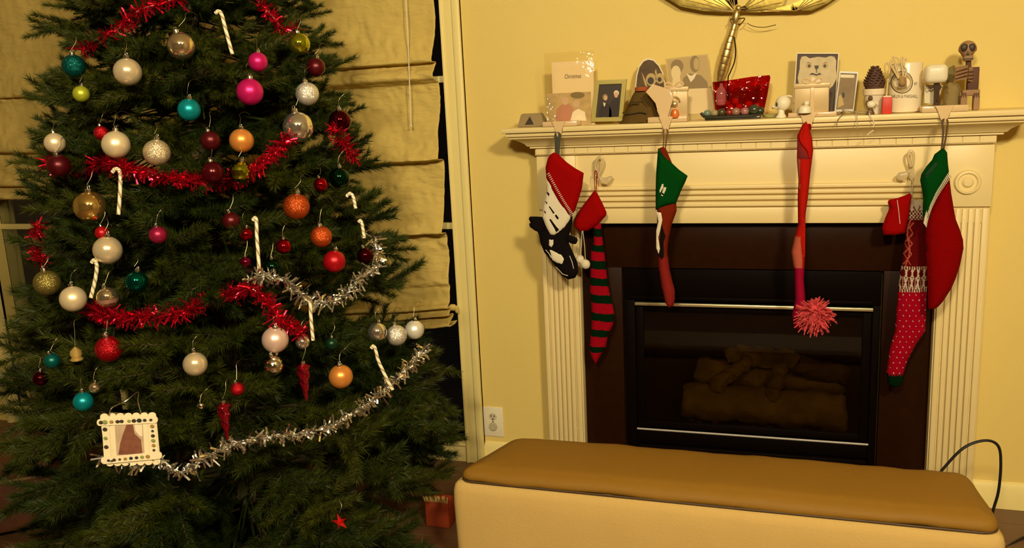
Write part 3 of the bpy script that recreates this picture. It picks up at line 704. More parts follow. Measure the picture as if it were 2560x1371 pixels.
# clear sleeve with card
y = -.12
x0, x1, z1 = ext(1366, 1488, 130, y)
r = thing('sleeved_card', 'white greeting card with a family snapshot in a clear plastic sleeve', 'card', ((x0 + x1) / 2, y, ZS))
obj('sleeve', B().box(x0, x1, y - .006, y - .0052, ZS, z1, .0002), M_gl, r)
cx0, cx1, cz1 = ext(1382, 1486, 153, y); obj('card', B().box(cx0, cx1, y, y + .002, ZS, cz1), mat('card_white', (.84, .66, .36), .6), r)
fz = XZ(1430, 165, y)[1]; obj('card_fold', B().box(cx0 + .008, cx1 - .001, y - .0018, y - .0004, ZS, fz), mat('card_face', (.84, .65, .33), .6), r)
vs, fs, wd = txt('Christmas', .012); X, Z = XZ(1411, 197, y); b = B(); k = (XZ(1453, 195, y)[0] - X) / wd
vv = [b.bm.verts.new((X + v[0] * k + v[1] * .25, y - .0024, Z + v[1] * 1.75)) for v in vs]
for f in fs: b._f([vv[i] for i in f])
obj('script_lettering', b, M_dkp, r, smooth=0)
sx0, sx1, sz1 = ext(1368, 1478, 232, y); ph = obj('snapshot', B().box(sx0, sx1, y - .0048, y - .003, ZS, sz1), mat('snapshot_print', (.54, .38, .15), .45, var=.4, bscale=120), r)
def pp(px, py): return XZ(px, py, y - .005)
fig(ph, 'printed_person', mat('print_red', (.52, .24, .12), .5), [pp(1390, 302), (pp(1391, 275)), pp(1402, 262), pp(1424, 260), pp(1434, 272), pp(1428, 302)], y - .005)
fig(ph, 'printed_person', M_paper, [pp(1426, 302), pp(1432, 280), pp(1446, 272), pp(1462, 280), pp(1466, 302)], y - .0052)
fig(ph, 'printed_face', M_skin, [pp(*q) for q in circ(1413, 252, 9, 11)], y - .0056); fig(ph, 'printed_face', M_skin, [pp(*q) for q in circ(1441, 260, 9, 10)], y - .0056)
fig(ph, 'printed_hair', M_sepia, [pp(*q) for q in circ(1444, 238, 18, 8)], y - .0053)
# gold framed couple
def frame_photo(name, label, px, y, thick, border, mframe, mprint, cat='picture frame', depth=.012):
    """px: four pixel corners tl,tr,br,bl"""
    q = [XZ(*p, y) for p in px]; cx = sum(p[0] for p in q) / 4; cz = sum(p[1] for p in q) / 4
    r = thing(name, label, cat, (cx, y, min(p[1] for p in q)))
    inn = [(p[0] + (cx - p[0]) * border, p[1] + (cz - p[1]) * border * .8) for p in q]
    for i in range(4):
        a, c, d, e = q[i], q[(i + 1) % 4], inn[(i + 1) % 4], inn[i]
        obj('frame_side', B().prism([a, c, d, e], y - depth / 2, y + depth / 2, .0012), mframe, r)
    pr = obj('print', B().prism(inn, y + .001, y + .004), mprint, r, smooth=0)
    return r, pr, inn
M_brassf = mat('gold_green_frame', (.50, .42, .12), .35, metal=.5)
r, ph, inn = frame_photo('framed_photo', 'gold framed photo of an older couple in dark clothes', [(1490, 201), (1567, 198), (1556, 303), (1478, 305)], -.13, .01, .26, M_brassf, M_dkp)
yy = -.129
def pp(px, py): return XZ(px, py, yy)
M_suit = mat('print_suit', (.022, .012, .006), .5)
fig(ph, 'printed_figure', M_suit, [pp(*q) for q in [(1496, 296), (1498, 274), (1505, 261), (1514, 257), (1523, 262), (1528, 276), (1530, 298)]], yy - .0003)
fig(ph, 'printed_figure', M_suit, [pp(*q) for q in [(1522, 298), (1524, 262), (1532, 250), (1543, 246), (1552, 252), (1553, 296)]], yy - .0003)
fig(ph, 'printed_hair', M_sepia, [pp(*q) for q in circ(1513, 243, 6.5, 8)], yy - .0005); fig(ph, 'printed_face', M_skin, [pp(*q) for q in circ(1514, 245, 4.6, 6.5)], yy - .0007)
fig(ph, 'printed_hair', M_paper, [pp(*q) for q in circ(1541, 233, 6.5, 7)], yy - .0005); fig(ph, 'printed_face', M_skin, [pp(*q) for q in circ(1540.5, 237, 5, 7.5)], yy - .0007)
fig(ph, 'printed_collar', M_paper, [pp(1508, 255), pp(1511, 258), pp(1514, 257), pp(1513, 264), pp(1510, 267)], yy - .0006); fig(ph, 'printed_hands', M_skin, [pp(*q) for q in circ(1509, 296, 6, 3)], yy - .0006)
# oval card cut out with an animal print
y = -.075
r = thing('oval_cutout', 'dark brown oval card cut-out with a pale animal face, light rimmed', 'ornament', P(1625, 240, y))
ov = outl([(1588, 250), (1588, 215), (1591, 188), (1597, 165), (1608, 150), (1620, 145), (1634, 148), (1648, 162), (1658, 182), (1663, 210), (1663, 255)], y)
ov += [(XZ(1663, 255, y)[0], ZS), (XZ(1588, 250, y)[0], ZS)]
obj('rim', B().prism(ov, y, y + .004), M_paper, r)
c = (XZ(1626, 215, y)[0], XZ(1626, 215, y)[1])
obj('face', B().prism([(c[0] + (p[0] - c[0]) * .93, min(p[1], c[1] + (p[1] - c[1]) * .94)) for p in ov], y - .001, y), mat('brown_print', (.085, .045, .010), .6, var=.7, bscale=90), r)
def pp(px, py): return XZ(px, py, y)
for q, m in ((circ(1628, 199, 13, 16), M_mid), (circ(1650, 196, 11, 13), M_mid), ([(1604, 180), (1614, 200), (1620, 222), (1612, 212)], M_mid), ([(1640, 172), (1643, 186), (1640, 192), (1637, 180)], M_mid), (circ(1627, 202, 8, 9), M_dkp), (circ(1649, 199, 5, 6), M_dkp)):
    fig(r, 'printed_patch', m, [pp(*k) for k in q], y - .001 if m is M_mid else y - .0014)
# brown felt cone
y = -.14
c0 = P(1598, 300, y); r = thing('felt_cone', 'crumpled brown felt cone with an orange band, in front of the oval cut-out', 'ornament', (c0.x, y, ZS))
hh = XZ(1600, 222, y)[1] - ZS; wdt = (XZ(1652, 290, y)[0] - XZ(1546, 290, y)[0]) / 2; M_cone = mat('brown_felt', (.10, .060, .014), .9, sheen=.3, bump=.4, bscale=150)
b = B().lathe([(wdt, 0), (wdt * .98, .004), (wdt * .86, .012), (wdt * .72, hh * .32), (wdt * .6, hh * .52), (wdt * .42, hh * .78), (wdt * .28, hh), (0, hh + .004)], 28, (c0.x, y + .0, ZS))
for v in b.bm.verts:
    v.co += .006 * noise.noise_vector(v.co * 24); v.co.y = y + (v.co.y - y) * .55; v.co.z = max(v.co.z, ZS)
    v.co.x += .012 * (v.co.z - ZS) / hh
obj('felt_body', b, M_cone, r)
obj('orange_band', B().lathe([(wdt * .30, hh * .93), (wdt * .31, hh * .95), (wdt * .30, hh * 1.04), (wdt * .27, hh * 1.05)], 24, (c0.x + .010, y - .002, ZS)), mat('orange_felt', (.34, .075, .012), .8), r, 'orange band')
for q in ([(1556, 282), (1578, 285), (1600, 281), (1616, 284)], [(1570, 262), (1582, 256), (1598, 258)], [(1600, 246), (1612, 250), (1622, 262)]):
    obj('crease', B().tube(dense([P(a_, c_, y - .036 + .0010 * (282 - c_)*-.35) for a_, c_ in q], 5), .0022, 6), mat('dark_fold', (.04, .025, .008), .9), r)
# black and white photograph
y = -.06
q = [(1663, 147), (1769, 135), (1784, 240), (1673, 252)]; qq = [XZ(*p, y) for p in q]; qq = [qq[0], qq[1], (XZ(1790, 288, y)[0], ZS), (XZ(1679, 290, y)[0], ZS)]
r = thing('photo_print', 'tilted black and white photograph of two people leaning on the wall', 'photograph', ((qq[0][0] + qq[1][0]) / 2, y, ZS))
obj('print', B().prism(qq, y, y + .0015), mat('bw_print', (.52, .38, .13), .5, var=.25, bscale=60), r, smooth=0)
def pp(px, py): return XZ(px, py, y)
M_lite = mat('print_light', (.72, .55, .26), .5)
for nm, m, pl, dz in (('printed_wall', M_mid, [(1668, 150), (1767, 139), (1781, 238), (1675, 248)], 0), ('printed_hair', M_sepia, circ(1693, 166, 16, 17), 1), ('printed_face', M_lite, circ(1690, 182, 12, 18), 2), ('printed_neck', M_lite, [(1682, 194), (1700, 192), (1704, 222), (1680, 222)], 1), ('printed_figure', M_sepia, [(1704, 222), (1708, 196), (1722, 184), (1752, 188), (1768, 204), (1772, 226)], 1), ('printed_hair', M_sepia, circ(1737, 160, 12, 21), 2), ('printed_face', M_mid, circ(1741, 160, 7, 15), 3), ('printed_collar', M_paper, [(1716, 184), (1728, 190), (1742, 182), (1736, 196), (1727, 206)], 3), ('printed_base', M_lite, [(1675, 224), (1778, 220), (1786, 284), (1680, 286)], 2)):
    fig(r, nm, m, [pp(*k) for k in pl], y - .0003 - dz * .0003)
# red glass vase on a dark tray of glass beads
y = -.115
r = thing('red_glass_vase', 'red rectangular glass vase standing in a dark tray of glass beads', 'vase', P(1850, 290, y))
T_ = outl([(1787, 205), (1830, 200), (1880, 192), (1924, 188), (1926, 194), (1918, 240), (1908, 285), (1795, 288), (1790, 250)], y); T_ = [(a, max(c, ZS + .012)) for a, c in T_]
M_rg = pane_mat('red_glass', (.80, .20, .17), .06, 1.6, .8)
obj('glass_front', B().prism(T_, y - .024, y - .018, .0015), M_rg, r); obj('glass_back', B().prism(T_, y + .018, y + .024, .0015), M_rg, r)
for a, c in ((T_[3], T_[6]), (T_[0], T_[7])): obj('glass_side', B().prism([a, (a[0] - .006, a[1]), (c[0] - .006, c[1]), c], y - .018, y + .018), M_rg, r)
obj('glass_base', B().prism([T_[7], T_[6], (T_[6][0], T_[6][1] + .008), (T_[7][0], T_[7][1] + .008)], y - .018, y + .018), M_rg, r)
for i, (px, py) in enumerate([(1812, 258), (1838, 254), (1848, 268), (1872, 262), (1893, 266), (1826, 270)]):
    p = P(px, py, y); obj('inner_bead', B().ball((p.x, y, max(p.z, ZS + .030)), .0125, 14), mat('pale_pink_bead', (.85, .60, .50), .2), r)
M_tray = mat('dark_green_tray', (.018, .016, .007), .25, coat=.3)
tx0, tx1, _ = ext(1756, 1912, 270, y)
tr = thing('bead_tray', 'dark green oblong tray holding the red vase and glass beads', 'tray', ((tx0 + tx1) / 2, y, ZS))
obj('tray_base', B().box(tx0 + .012, tx1 - .012, y - .05, y + .04, ZS, ZS + .010, .003), M_tray, tr)
obj('tray_rim', B().tube(dense([V((tx0, y - .05, ZS + .026)), V((tx0 + .01, y - .052, ZS + .014)), V((tx0 + .03, y - .052, ZS + .012)), V((tx1 - .03, y - .052, ZS + .012)), V((tx1 - .004, y - .05, ZS + .02))], 5), .005, 8), M_tray, tr)
cols = [(.16, .22, .15), (.34, .26, .12), (.06, .05, .02), (.22, .02, .012), (.30, .14, .09), (.36, .14, .12), (.04, .05, .025), (.03, .035, .018)]
for i, (px, rr) in enumerate([(1768, 9), (1786, 9), (1804, 10), (1823, 9), (1840, 10), (1862, 10), (1885, 13), (1900, 10)]):
    p = P(px, 266, y - .038); rad = rr / 690
    tag(obj('glass_bead', B().ball((p.x, p.y, ZS + .010 + rad), rad, 16, (1, .9, .95)), mat('bead_%s' % ['aqua', 'amber', 'black', 'red', 'coral', 'pink', 'olive', 'moss'][i], cols[i], .12, coat=.6)), ['pale aqua glass bead, first at the left end of the tray', 'amber glass bead, second from the left in the tray', 'near black glass bead between amber and red beads', 'deep red glass bead in the middle of the tray', 'coral glass bead right of the deep red bead', 'pink glass bead in front of the red vase', 'large olive glass bead near the right of the tray', 'moss dark glass bead, last at the right end of the tray'][i], 'bead', 'glass beads on the dark tray')
p = P(1802, 232, y - .03)
# small pink bottle in front of the vase
r = thing('pink_bottle', 'small rosy glass bottle leaning at the left front of the red vase', 'bottle', P(1803, 262, y - .040))
c = P(1803, 262, y - .040); obj('bottle_body', B().lathe([(.004, -.004), (.013, 0), (.016, .012), (.016, .034), (.013, .05), (.006, .058), (.005, .068), (.007, .07), (.0, .07)], 20, c), mat('rose_glass', (.75, .22, .22), .05, trans=.7), r)
# dragonfly sculpture on the wall
y = -.045
r = thing('dragonfly_sculpture', 'gold metal dragonfly wall sculpture above the red vase, wings cut by the photo top', 'wall art', P(1840, 60, y))
M_bronze = mat('aged_brass', (.66, .50, .20), .36, metal=.9); M_wing = mat('olive_metal_wing', (.30, .22, .045), .38, metal=.8, bump=.2, bscale=50, var=.3); M_dw = mat('dark_wire', (.05, .03, .012), .4, metal=.8)
ax = [(1798, 204, 7), (1802, 192, 9), (1805, 177, 11), (1809, 160, 12), (1814, 142, 13), (1819, 124, 12), (1823, 106, 11), (1828, 91, 9), (1833, 75, 8), (1837, 60, 7)]
for i in range(9):
    p, q = P(*ax[i][:2], y), P(*ax[i + 1][:2], y); d = (q - p); L_ = d.length; k = 700
    a, c = ax[i][2] / k, ax[i + 1][2] / k
    obj('segment', B().lathe([(a * .80, 0), (a * .95, L_ * .06), ((a + c) * .51, L_ * .5), (c * .97, L_ * .93), (c * .80, L_)], 16, p, axis=d), M_bronze, r)
obj('thorax', B().lathe([(.007, 0), (.013, .01), (.013, .03), (.009, .045), (.004, .05)], 16, P(1837, 60, y), axis=P(1843, 25, y) - P(1837, 60, y)), M_bronze, r)
obj('head', B().ball(P(1846, 21, y - .004), .011, 16), M_bronze, r)
obj('tail_tip', B().tube([P(1799, 204, y), P(1797, 215, y - .01), P(1800, 206, y - .016)], .003, 6), M_bronze, r)
for q in ([(1838, 45), (1826, 50), (1832, 62)], [(1842, 48), (1862, 46), (1850, 62), (1846, 60)], [(1850, 22), (1860, 16), (1866, 19)], [(1852, 24), (1862, 24), (1870, 20)]): obj('leg', B().tube(dense([P(a, c, y - .008) for a, c in q], 5), .0018, 6), M_dw, r)
obj('hanging_wire', B().tube(dense([P(1835, 92, y - .012), P(1839, 125, y - .012), P(1836, 155, y - .02), P(1826, 180, y - .03), P(1820, 198, y - .03), P(1820, 255, y - .02)], 6), .0024, 6), M_dw, r)
obj('bent_wire', B().tube(dense([P(1868, 58, y), P(1885, 66, y), P(1912, 68, y), P(1940, 62, y)], 6), .0012, 5), M_dw, r)
def wing(px, y0_, tilt):
    poly = [XZ(a, c, y) for a, c in px]; w_ = B().pillow(poly, y + y0_, .0025, .02, .02, yfun=lambda x, z: tilt * (x - poly[0][0])); obj('wing', w_, M_wing, r)
    c = (sum(p[0] for p in poly) / len(poly), sum(p[1] for p in poly) / len(poly))
    b = B()
    for k in range(2, len(poly) - 1, 1): b.tube([V((poly[0][0], y + y0_ - .003, poly[0][1])), V(((poly[k][0] * .85 + c[0] * .15), y + y0_ - .004 + tilt * (poly[k][0] - poly[0][0]) * .85, poly[k][1] * .85 + c[1] * .15))], .0012, 5)
    obj('wing_vein', b, M_bronze, r)
wing([(1838, 30), (1800, 30), (1755, 27), (1700, 16), (1655, -12), (1640, -45), (1680, -60), (1745, -45), (1805, -8)], .006, .03)
wing([(1838, 26), (1790, -30), (1760, -90), (1775, -130), (1815, -110), (1838, -40), (1845, 18)], .0, .02)
wing([(1850, 28), (1872, 29), (1905, 29), (1945, 26), (1960, 8), (1975, -30), (1960, -60), (1915, -50), (1880, -10)], .006, -.03)
wing([(1990, 27), (2030, 26), (2070, 8), (2110, -20), (2130, -60), (2080, -50), (2020, -10), (1975, 12), (1900, 30), (1860, 30)], .0, -.02)
# white bird
y = -.15
c = P(1948, 262, y); k = 720
r = thing('bird_figurine', 'small white china bird with a long beak on a white foot', 'figurine', (c.x, y, ZS))
b = B().ball(P(1958, 258, y), 18 / k, 20, (.98, .9, 1)); obj('bird_body', b, M_plastic, r)
obj('beak', B().lathe([(.009, 0), (.007, .008), (.004, .018), (0, .022)], 12, P(1945, 267, y), axis=(-1, -.1, .05)), M_plastic, r)
obj('beak_tip', B().ball(P(1932, 270, y), .0032, 8), M_dkp, r, 'dark beak tip')
obj('eye', B().ball(P(1941.5, 261, y - .018), .005, 10, (.7, .5, 1.3)), M_dkp, r)
obj('wing', B().tube(dense([P(1962, 242, y - .01), P(1972, 240, y - .012), P(1982, 243, y - .006)], 4), [.003] * 8 + [.001], 6), M_plastic, r)
zt = XZ(1955, 274, y)[1] - ZS; obj('foot', B().lathe([(.018, 0), (.017, .004), (.011, .012), (.010, zt + .006)], 18, (XZ(1953, 285, y)[0], y, ZS)), M_plastic, r)
x0, x1, z1 = ext(1906, 1946, 277, -.12)
tag(obj('green_dish', B().lathe([(.014, 0), (.02, .002), (.026, .012), (.024, .012), (.018, .004), (0, .003)], 24, ((x0 + x1) / 2 - .001, -.12, ZS)), mat('pale_green_glaze', (.34, .34, .12), .3, coat=.3)), 'little pale green dish behind the white bird', 'dish')
# animal portrait
y = -.08
q = [(1991, 132), (2098, 132), (2088, 284), (1981, 282)]
r, ph, inn = frame_photo('animal_portrait', 'framed print of a white big cat face behind the gift box holder', q, y, .01, .05, M_paper, mat('umber_print', (.055, .032, .012), .55, var=.4, bscale=70), 'picture')
yy = y + .0005
def pp(px, py): return XZ(px, py, yy)
fur = mat('pale_fur_print', (.56, .45, .24), .6, var=.25, bscale=120)
face = fig(ph, 'printed_head', fur, [pp(*k) for k in [(2000, 152), (2004, 142), (2014, 140), (2024, 146), (2044, 142), (2064, 144), (2076, 140), (2086, 142), (2091, 152), (2090, 170), (2092, 195), (2082, 215), (2066, 228), (2040, 236), (2014, 228), (1998, 214), (1994, 195), (1999, 172)]], yy)
for m, q in ((M_mid, circ(2022, 165, 8, 6)), (M_mid, circ(2063, 165, 8, 6)), (M_dkp, circ(2023, 165, 3.4, 4)), (M_dkp, circ(2062, 165, 3.4, 4)), (M_dkp, [(2036, 164), (2047, 164), (2046, 170), (2042, 174), (2042, 182), (2040, 182), (2040, 174), (2037, 170)]), (M_dkp, [(2023, 188), (2030, 182), (2036, 184), (2042, 186), (2048, 182), (2054, 186), (2050, 187), (2046, 187), (2042, 190), (2034, 187), (2028, 187)]), (M_paper, [(2028, 192), (2040, 196), (2052, 192), (2050, 206), (2040, 212), (2030, 206)]), (M_sepia, [(2014, 157), (2022, 155), (2030, 160), (2022, 158)]), (M_sepia, [(2056, 160), (2063, 155), (2071, 158), (2063, 158)])):
    fig(ph, 'printed_feature', m, [pp(*k) for k in q], yy - .0006 - (.0004 if m is M_dkp else 0))
# silver framed snapshot
r, ph, inn = frame_photo('framed_photo', 'slim silver framed snapshot leaning right of the animal print', [(2099, 178), (2146, 180), (2134, 278), (2086, 280)], -.10, .01, .13, mat('silver_frame', (.8, .78, .68), .25, metal=.8), mat('brown_snapshot', (.22, .14, .05), .5, var=.4, bscale=60))
yy = -.099
def pp(px, py): return XZ(px, py, yy)
fig(ph, 'printed_sky', M_paper, [pp(2102, 186), pp(2136, 187), pp(2135, 195), pp(2101, 194)], yy - .0003)
fig(ph, 'printed_path', M_mid, [pp(2097, 240), pp(2104, 236), pp(2110, 262), pp(2094, 270)], yy - .0003); fig(ph, 'printed_dog', M_dkp, [pp(*k) for k in circ(2108, 238, 4, 7)], yy - .0005)
# tangle of clear ribbon over the edge
y = -.195
r = thing('clear_ribbon', 'tangle of clear ribbon and fishing line hanging over the shelf edge', 'ribbon', P(2140, 288, y))
for q in ([(2098, 282), (2112, 276), (2135, 280), (2160, 276), (2178, 280)], [(2100, 286), (2130, 284), (2168, 284)], [(2141, 282), (2143, 300), (2142, 318), (2145, 322)], [(2172, 282), (2180, 296), (2186, 308), (2183, 318)], [(2110, 284), (2096, 298), (2090, 314)], [(2184, 326), (2174, 332), (2168, 338)]):
    obj('strand', B().tube(dense([P(a, c, y - .015) for a, c in q], 5), .0014, 5), M_wire if q[0][0] < 2160 else M_plastic, r)
obj('glint_bead', B().ball(P(2108, 278, y + .01), .005, 8), M_cap, r); obj('glint_bead', B().ball(P(2097, 282, y + .01), .005, 8), M_cap, r)
# flower pot and pinecone
y = -.12
x0, x1, zt = ext(2157, 2212, 221, y); cx = (x0 + x1) / 2; R0 = (x1 - x0) / 2; zt = XZ(2184, 222, y)[1]
r = thing('flower_pot', 'small white flower pot carrying a pinecone', 'flower pot', (cx, y, ZS)); h = zt - ZS
obj('pot_body', B().lathe([(R0 * .68, 0), (R0 * .72, .002), (R0 * .90, h * .78)], 28, (cx, y, ZS)), mat('white_glaze', (.70, .62, .44), .35, coat=.3), r)
obj('pot_rim', B().lathe([(R0 * .95, h * .74), (R0 * 1.02, h * .77), (R0 * 1.04, h), (R0 * .92, h), (R0 * .88, h * .8)], 28, (cx, y, ZS)), mat('cream_glaze', (.80, .66, .42), .35, coat=.3), r)
r = thing('pinecone', 'dark brown pinecone sitting in the white flower pot', 'pinecone', (cx, y, zt - .01))
pz0 = zt - .012; ph_ = XZ(2184, 170, y)[1] - pz0; M_pc = mat('pinecone_brown', (.085, .035, .018), .7, var=.4, bscale=160)
obj('core', B().lathe([(.01, 0), (R0 * .62, .01), (R0 * .7, ph_ * .4), (R0 * .4, ph_ * .8), (0, ph_ * .96)], 16, (cx, y, pz0)), M_pc, r)
for k in range(9):
    t = k / 8; zz = pz0 + .008 + t * (ph_ - .014); rad = R0 * (.80 + .22 * sin(pi * min(1, t * 1.5 + .1))) * (1 - .50 * t ** 4.0); n = max(5, int(15 * (1 - .55 * t)))
    for j in range(n):
        a = 2 * pi * (j + .5 * (k % 2)) / n
        if sin(a) > .45: continue
        d = V((cos(a), sin(a), 0)); s = V((-sin(a), cos(a), 0)); o_ = V((cx, y, zz)); wv = .0095 * (1 - .25 * t)
        b = B(); pts = [o_ + d * rad * .5 - s * wv * .5, o_ + d * rad * .5 + s * wv * .5, o_ + d * rad * .9 + s * wv + V((0, 0, .004)), o_ + d * rad + V((0, 0, .007)), o_ + d * rad * .9 - s * wv + V((0, 0, .004))]
        lo = [b.bm.verts.new(p) for p in pts]; hi = [b.bm.verts.new(p + V((0, 0, .006))) for p in pts]; b._f(lo); b._f(hi)
        for i in range(5): b._f((lo[i], lo[(i + 1) % 5], hi[(i + 1) % 5], hi[i]))
        obj('scale', b, M_pc, r)
# tiny figurine, red box
y = -.17
c = P(2176, 262, y); r = thing('tiny_figurine', 'tiny brown and pale seated toy figure before the flower pot', 'figurine', (c.x, y, ZS)); z0 = ZS
M_fb = mat('toy_brown', (.12, .06, .02), .6)
def PZy(px, py): return P(px, py, y)
obj('toy_body', B().ball(PZy(2178, 261), .0125, 14, (1.1, .9, .95)), M_plastic, r); obj('toy_head', B().ball(PZy(2176, 246), .0078, 14, (.9, .9, 1.1)), M_fb, r)
obj('toy_legs', B().lathe([(.013, 0), (.013, .004), (.008, .014), (.007, .018)], 14, (PZy(2176, 270).x, y, z0)), M_fb, r)
obj('toy_arm', B().tube([PZy(2169, 252), PZy(2166, 260), PZy(2169, 268)], .0032, 8), M_fb, r); obj('toy_arm', B().tube([PZy(2184, 258), PZy(2191, 257), PZy(2194, 261)], .0032, 8), M_plastic, r)
x0, x1, z1 = ext(2203, 2231, 243, -.165)
r = thing('red_box', 'tiny bright red box with a cream lid beside the mug', 'box', ((x0 + x1) / 2, -.165, ZS))
obj('box_body', B().box(x0 + .003, x1 - .002, -.18, -.15, ZS, z1, .001), mat('red_card', (.60, .035, .012), .5), r); obj('box_lid', B().box(x0 + .005, x1 - .004, -.178, -.152, z1, z1 + .0045, .001), M_paper, r)
# white mug with crest and lettering
y = -.10
x0, x1, z1 = ext(2219, 2304, 150, y); cx = (x0 + x1) / 2; R0 = (x1 - x0) / 2
r = thing('white_mug', 'tall white mug with round crest and college lettering', 'mug', (cx, y, ZS)); h = XZ(2262, 158, y)[1] - ZS
M_mug = mat('white_china', (.82, .70, .46), .2, coat=.4); 
obj('mug_body', B().lathe([(R0 * .8, 0), (R0 * .96, .003), (R0, .012), (R0, h - .002), (R0 * .985, h), (R0 * .93, h), (R0 * .93, .01), (0, .008)], 48, (cx, y, ZS)), M_mug, r)
def onmug(px, py, off=.0006):       # wrap a pixel-measured point on the mug's front
    X, Z = XZ(px, py, y - R0 * .9); s = max(-.999, min(.999, (X - cx) / (R0 + off))); return V((cx + (R0 + off) * s, y - (R0 + off) * sqrt(1 - s * s), Z))
def curved_text(s, px0, px1, pyb, size_px, name, font_m):
    vs, fs, wd = txt(s, 1.0); b = B(); k = (px1 - px0) / wd
    vv = [b.bm.verts.new(onmug(px0 + v[0] * k, pyb - v[1] * size_px)) for v in vs]
    for f in fs: b._f([vv[i] for i in f])
    bmesh.ops.triangulate(b.bm, faces=b.bm.faces[:]); obj(name, b, font_m, r, smooth=0)
M_ink = mat('brown_ink', (.10, .06, .02), .5)
curved_text('FRANKLIN & MARSHALL', 2216.5, 2295, 245, 12, 'lettering', M_ink)
curved_text('17', 2220, 2228, 213, 10, 'lettering', M_ink); curved_text('87', 2285, 2294, 213, 10, 'lettering', M_ink)
b = B(); n = 36
for rr0, rr1, mi in ((24.5, 27, 0), (0, 23, 1)):
    b.mi = mi; a = [b.bm.verts.new(onmug(2255 + rr1 * cos(2 * pi * i / n), 206 + 1.04 * rr1 * sin(2 * pi * i / n), .0006 + .0003 * mi)) for i in range(n)]
    if rr0:
        c2 = [b.bm.verts.new(onmug(2255 + rr0 * cos(2 * pi * i / n), 206 + 1.04 * rr0 * sin(2 * pi * i / n), .0006)) for i in range(n)]
        for i in range(n): b._f((a[i], a[(i + 1) % n], c2[(i + 1) % n], c2[i]))
    else:
        c2 = b.bm.verts.new(onmug(2255, 206, .0009))
        for i in range(n): b._f((a[i], a[(i + 1) % n], c2))
obj('crest', b, [M_ink, mat('crest_tint', (.42, .30, .10), .5, var=.4, bscale=120)], r, smooth=0)
obj('crest_figure', (lambda b: (b.prism([(p.x, p.z) for p in [onmug(a, c) for a, c in [(2244, 222), (2246, 196), (2252, 184), (2260, 186), (2266, 200), (2266, 222)]]], y - R0 - .002, y - R0 - .0012), b)[1])(B()), mat('crest_dark', (.22, .13, .04), .5), r, smooth=0)
obj('handle', B().tube(dense([V((cx + R0 * .7, y + R0 * .7, ZS + h * .8)), V((cx + R0 * 1.1, y + R0 * 1.3, ZS + h * .7)), V((cx + R0 * 1.1, y + R0 * 1.3, ZS + h * .35)), V((cx + R0 * .7, y + R0 * .7, ZS + h * .25))], 6), .005, 10), M_mug, r)
# straw curls in front of mug
r = thing('straw_ornament', 'bundle of pale curled straw strips hanging against the mug', 'ornament', P(2242, 215, y - .045))
for q in ([(2250, 200), (2240, 170), (2236, 150), (2232, 142), (2244, 146), (2246, 155), (2240, 175)], [(2258, 196), (2256, 170), (2252, 150), (2258, 143), (2262, 160)], [(2246, 196), (2236, 178), (2226, 160), (2228, 150), (2233, 156)], [(2262, 194), (2266, 178), (2258, 158), (2262, 146), (2268, 152)], [(2216, 184), (2212, 168), (2218, 156), (2224, 170), (2222, 184)], [(2220, 196), (2218, 220), (2216, 240)]):
    obj('straw_strip', B().tube(dense([P(a, c, y - .058) for a, c in q], 5), .0027, 6), mat('straw', (.66, .50, .22), .5), r)
obj('straw_knot', B().pillow(outl([(2246, 190), (2262, 188), (2264, 212), (2254, 216), (2246, 210)], y - .058), y - .058, .006, .006, .01), mat('straw_dark', (.34, .2, .06), .6), r)
# white block on a dark stand
y = -.165
c = P(2342, 186, y); r = thing('white_block_figurine', 'plain white rounded block on a thin dark stand, right of the mug', 'figurine', (c.x, y, 1.39))
X0, Z1 = XZ(2311, 163, y); X1, Z0 = XZ(2367, 207, y); b = B().box(X0, X1, y - .03, y + .03, Z0, Z1, .016, 4); obj('block', b, mat('white_vinyl', (.76, .68, .46), .35, coat=.3), r)
M_st = mat('brown_stand', (.06, .03, .015), .5)
zb = 1.3865
b = B().tube([P(2341, 206, y), P(2340, 225, y), P(2337, 262, y)], [.008, .006, .004], 8).tube([P(2343, 206, y), P(2343, 228, y), P(2346, 262, y)], [.008, .006, .004], 8); obj('stand', b, M_st, r)
obj('stand_arm', B().tube([P(2338, 214, y), P(2326, 222, y), P(2320, 214, y)], .003, 6), M_st, r); obj('stand_arm', B().tube([P(2344, 214, y), P(2353, 218, y), P(2346, 228, y)], .003, 6), M_st, r)
bx = P(2341, 262, y); obj('stand_base', B().box(bx.x - .022, bx.x + .02, y - .015, y + .015, zb, zb + .005, .001), M_st, r)
obj('cream_panel', B().prism(outl([(2311, 212), (2358, 212), (2350, 235), (2344, 260), (2311, 258)], y + .03), y + .03, y + .033), mat('cream_panel', (.66, .58, .36), .4), r)
# brown paper bag and carved wooden figure
y = -.10
bagp = outl([(2362, 215), (2372, 206), (2396, 208), (2402, 222), (2398, 262)], y); bagp = bagp + [(bagp[-1][0], ZS), (XZ(2354, 262, y)[0], ZS)]
tag(obj('paper_bag', B().pillow(bagp, y, .02, .008, .02), mat('brown_paper', (.24, .17, .055), .8, bump=.4, bscale=40)), 'crumpled brown paper bag behind the white block', 'bag')
r = thing('bark_plaque', 'tall dark olive plaque leaning on the wall behind the white block', 'plaque', P(2380, 185, -.05))
pl = outl([(2368, 178), (2375, 168), (2387, 163), (2386, 190), (2380, 210)], -.05); pl += [(XZ(2380, 240, -.05)[0], ZS), (XZ(2366, 240, -.05)[0], ZS)]
obj('plaque_board', B().prism(pl, -.05, -.04, .002), mat('olive_bark', (.17, .13, .035), .8, bump=.5, bscale=60), r)
y = -.12
r = thing('carved_figure', 'carved wooden skeleton figure with a skull head at the right end of mantel', 'figurine', (P(2425, 250, y).x, y, ZS))
M_wd = mat('carved_wood', (.30, .17, .075), .65, bump=.4, bscale=50, var=.35); M_wdd = mat('dark_wood', (.10, .04, .02), .7, var=.3, bscale=60)
k = 740
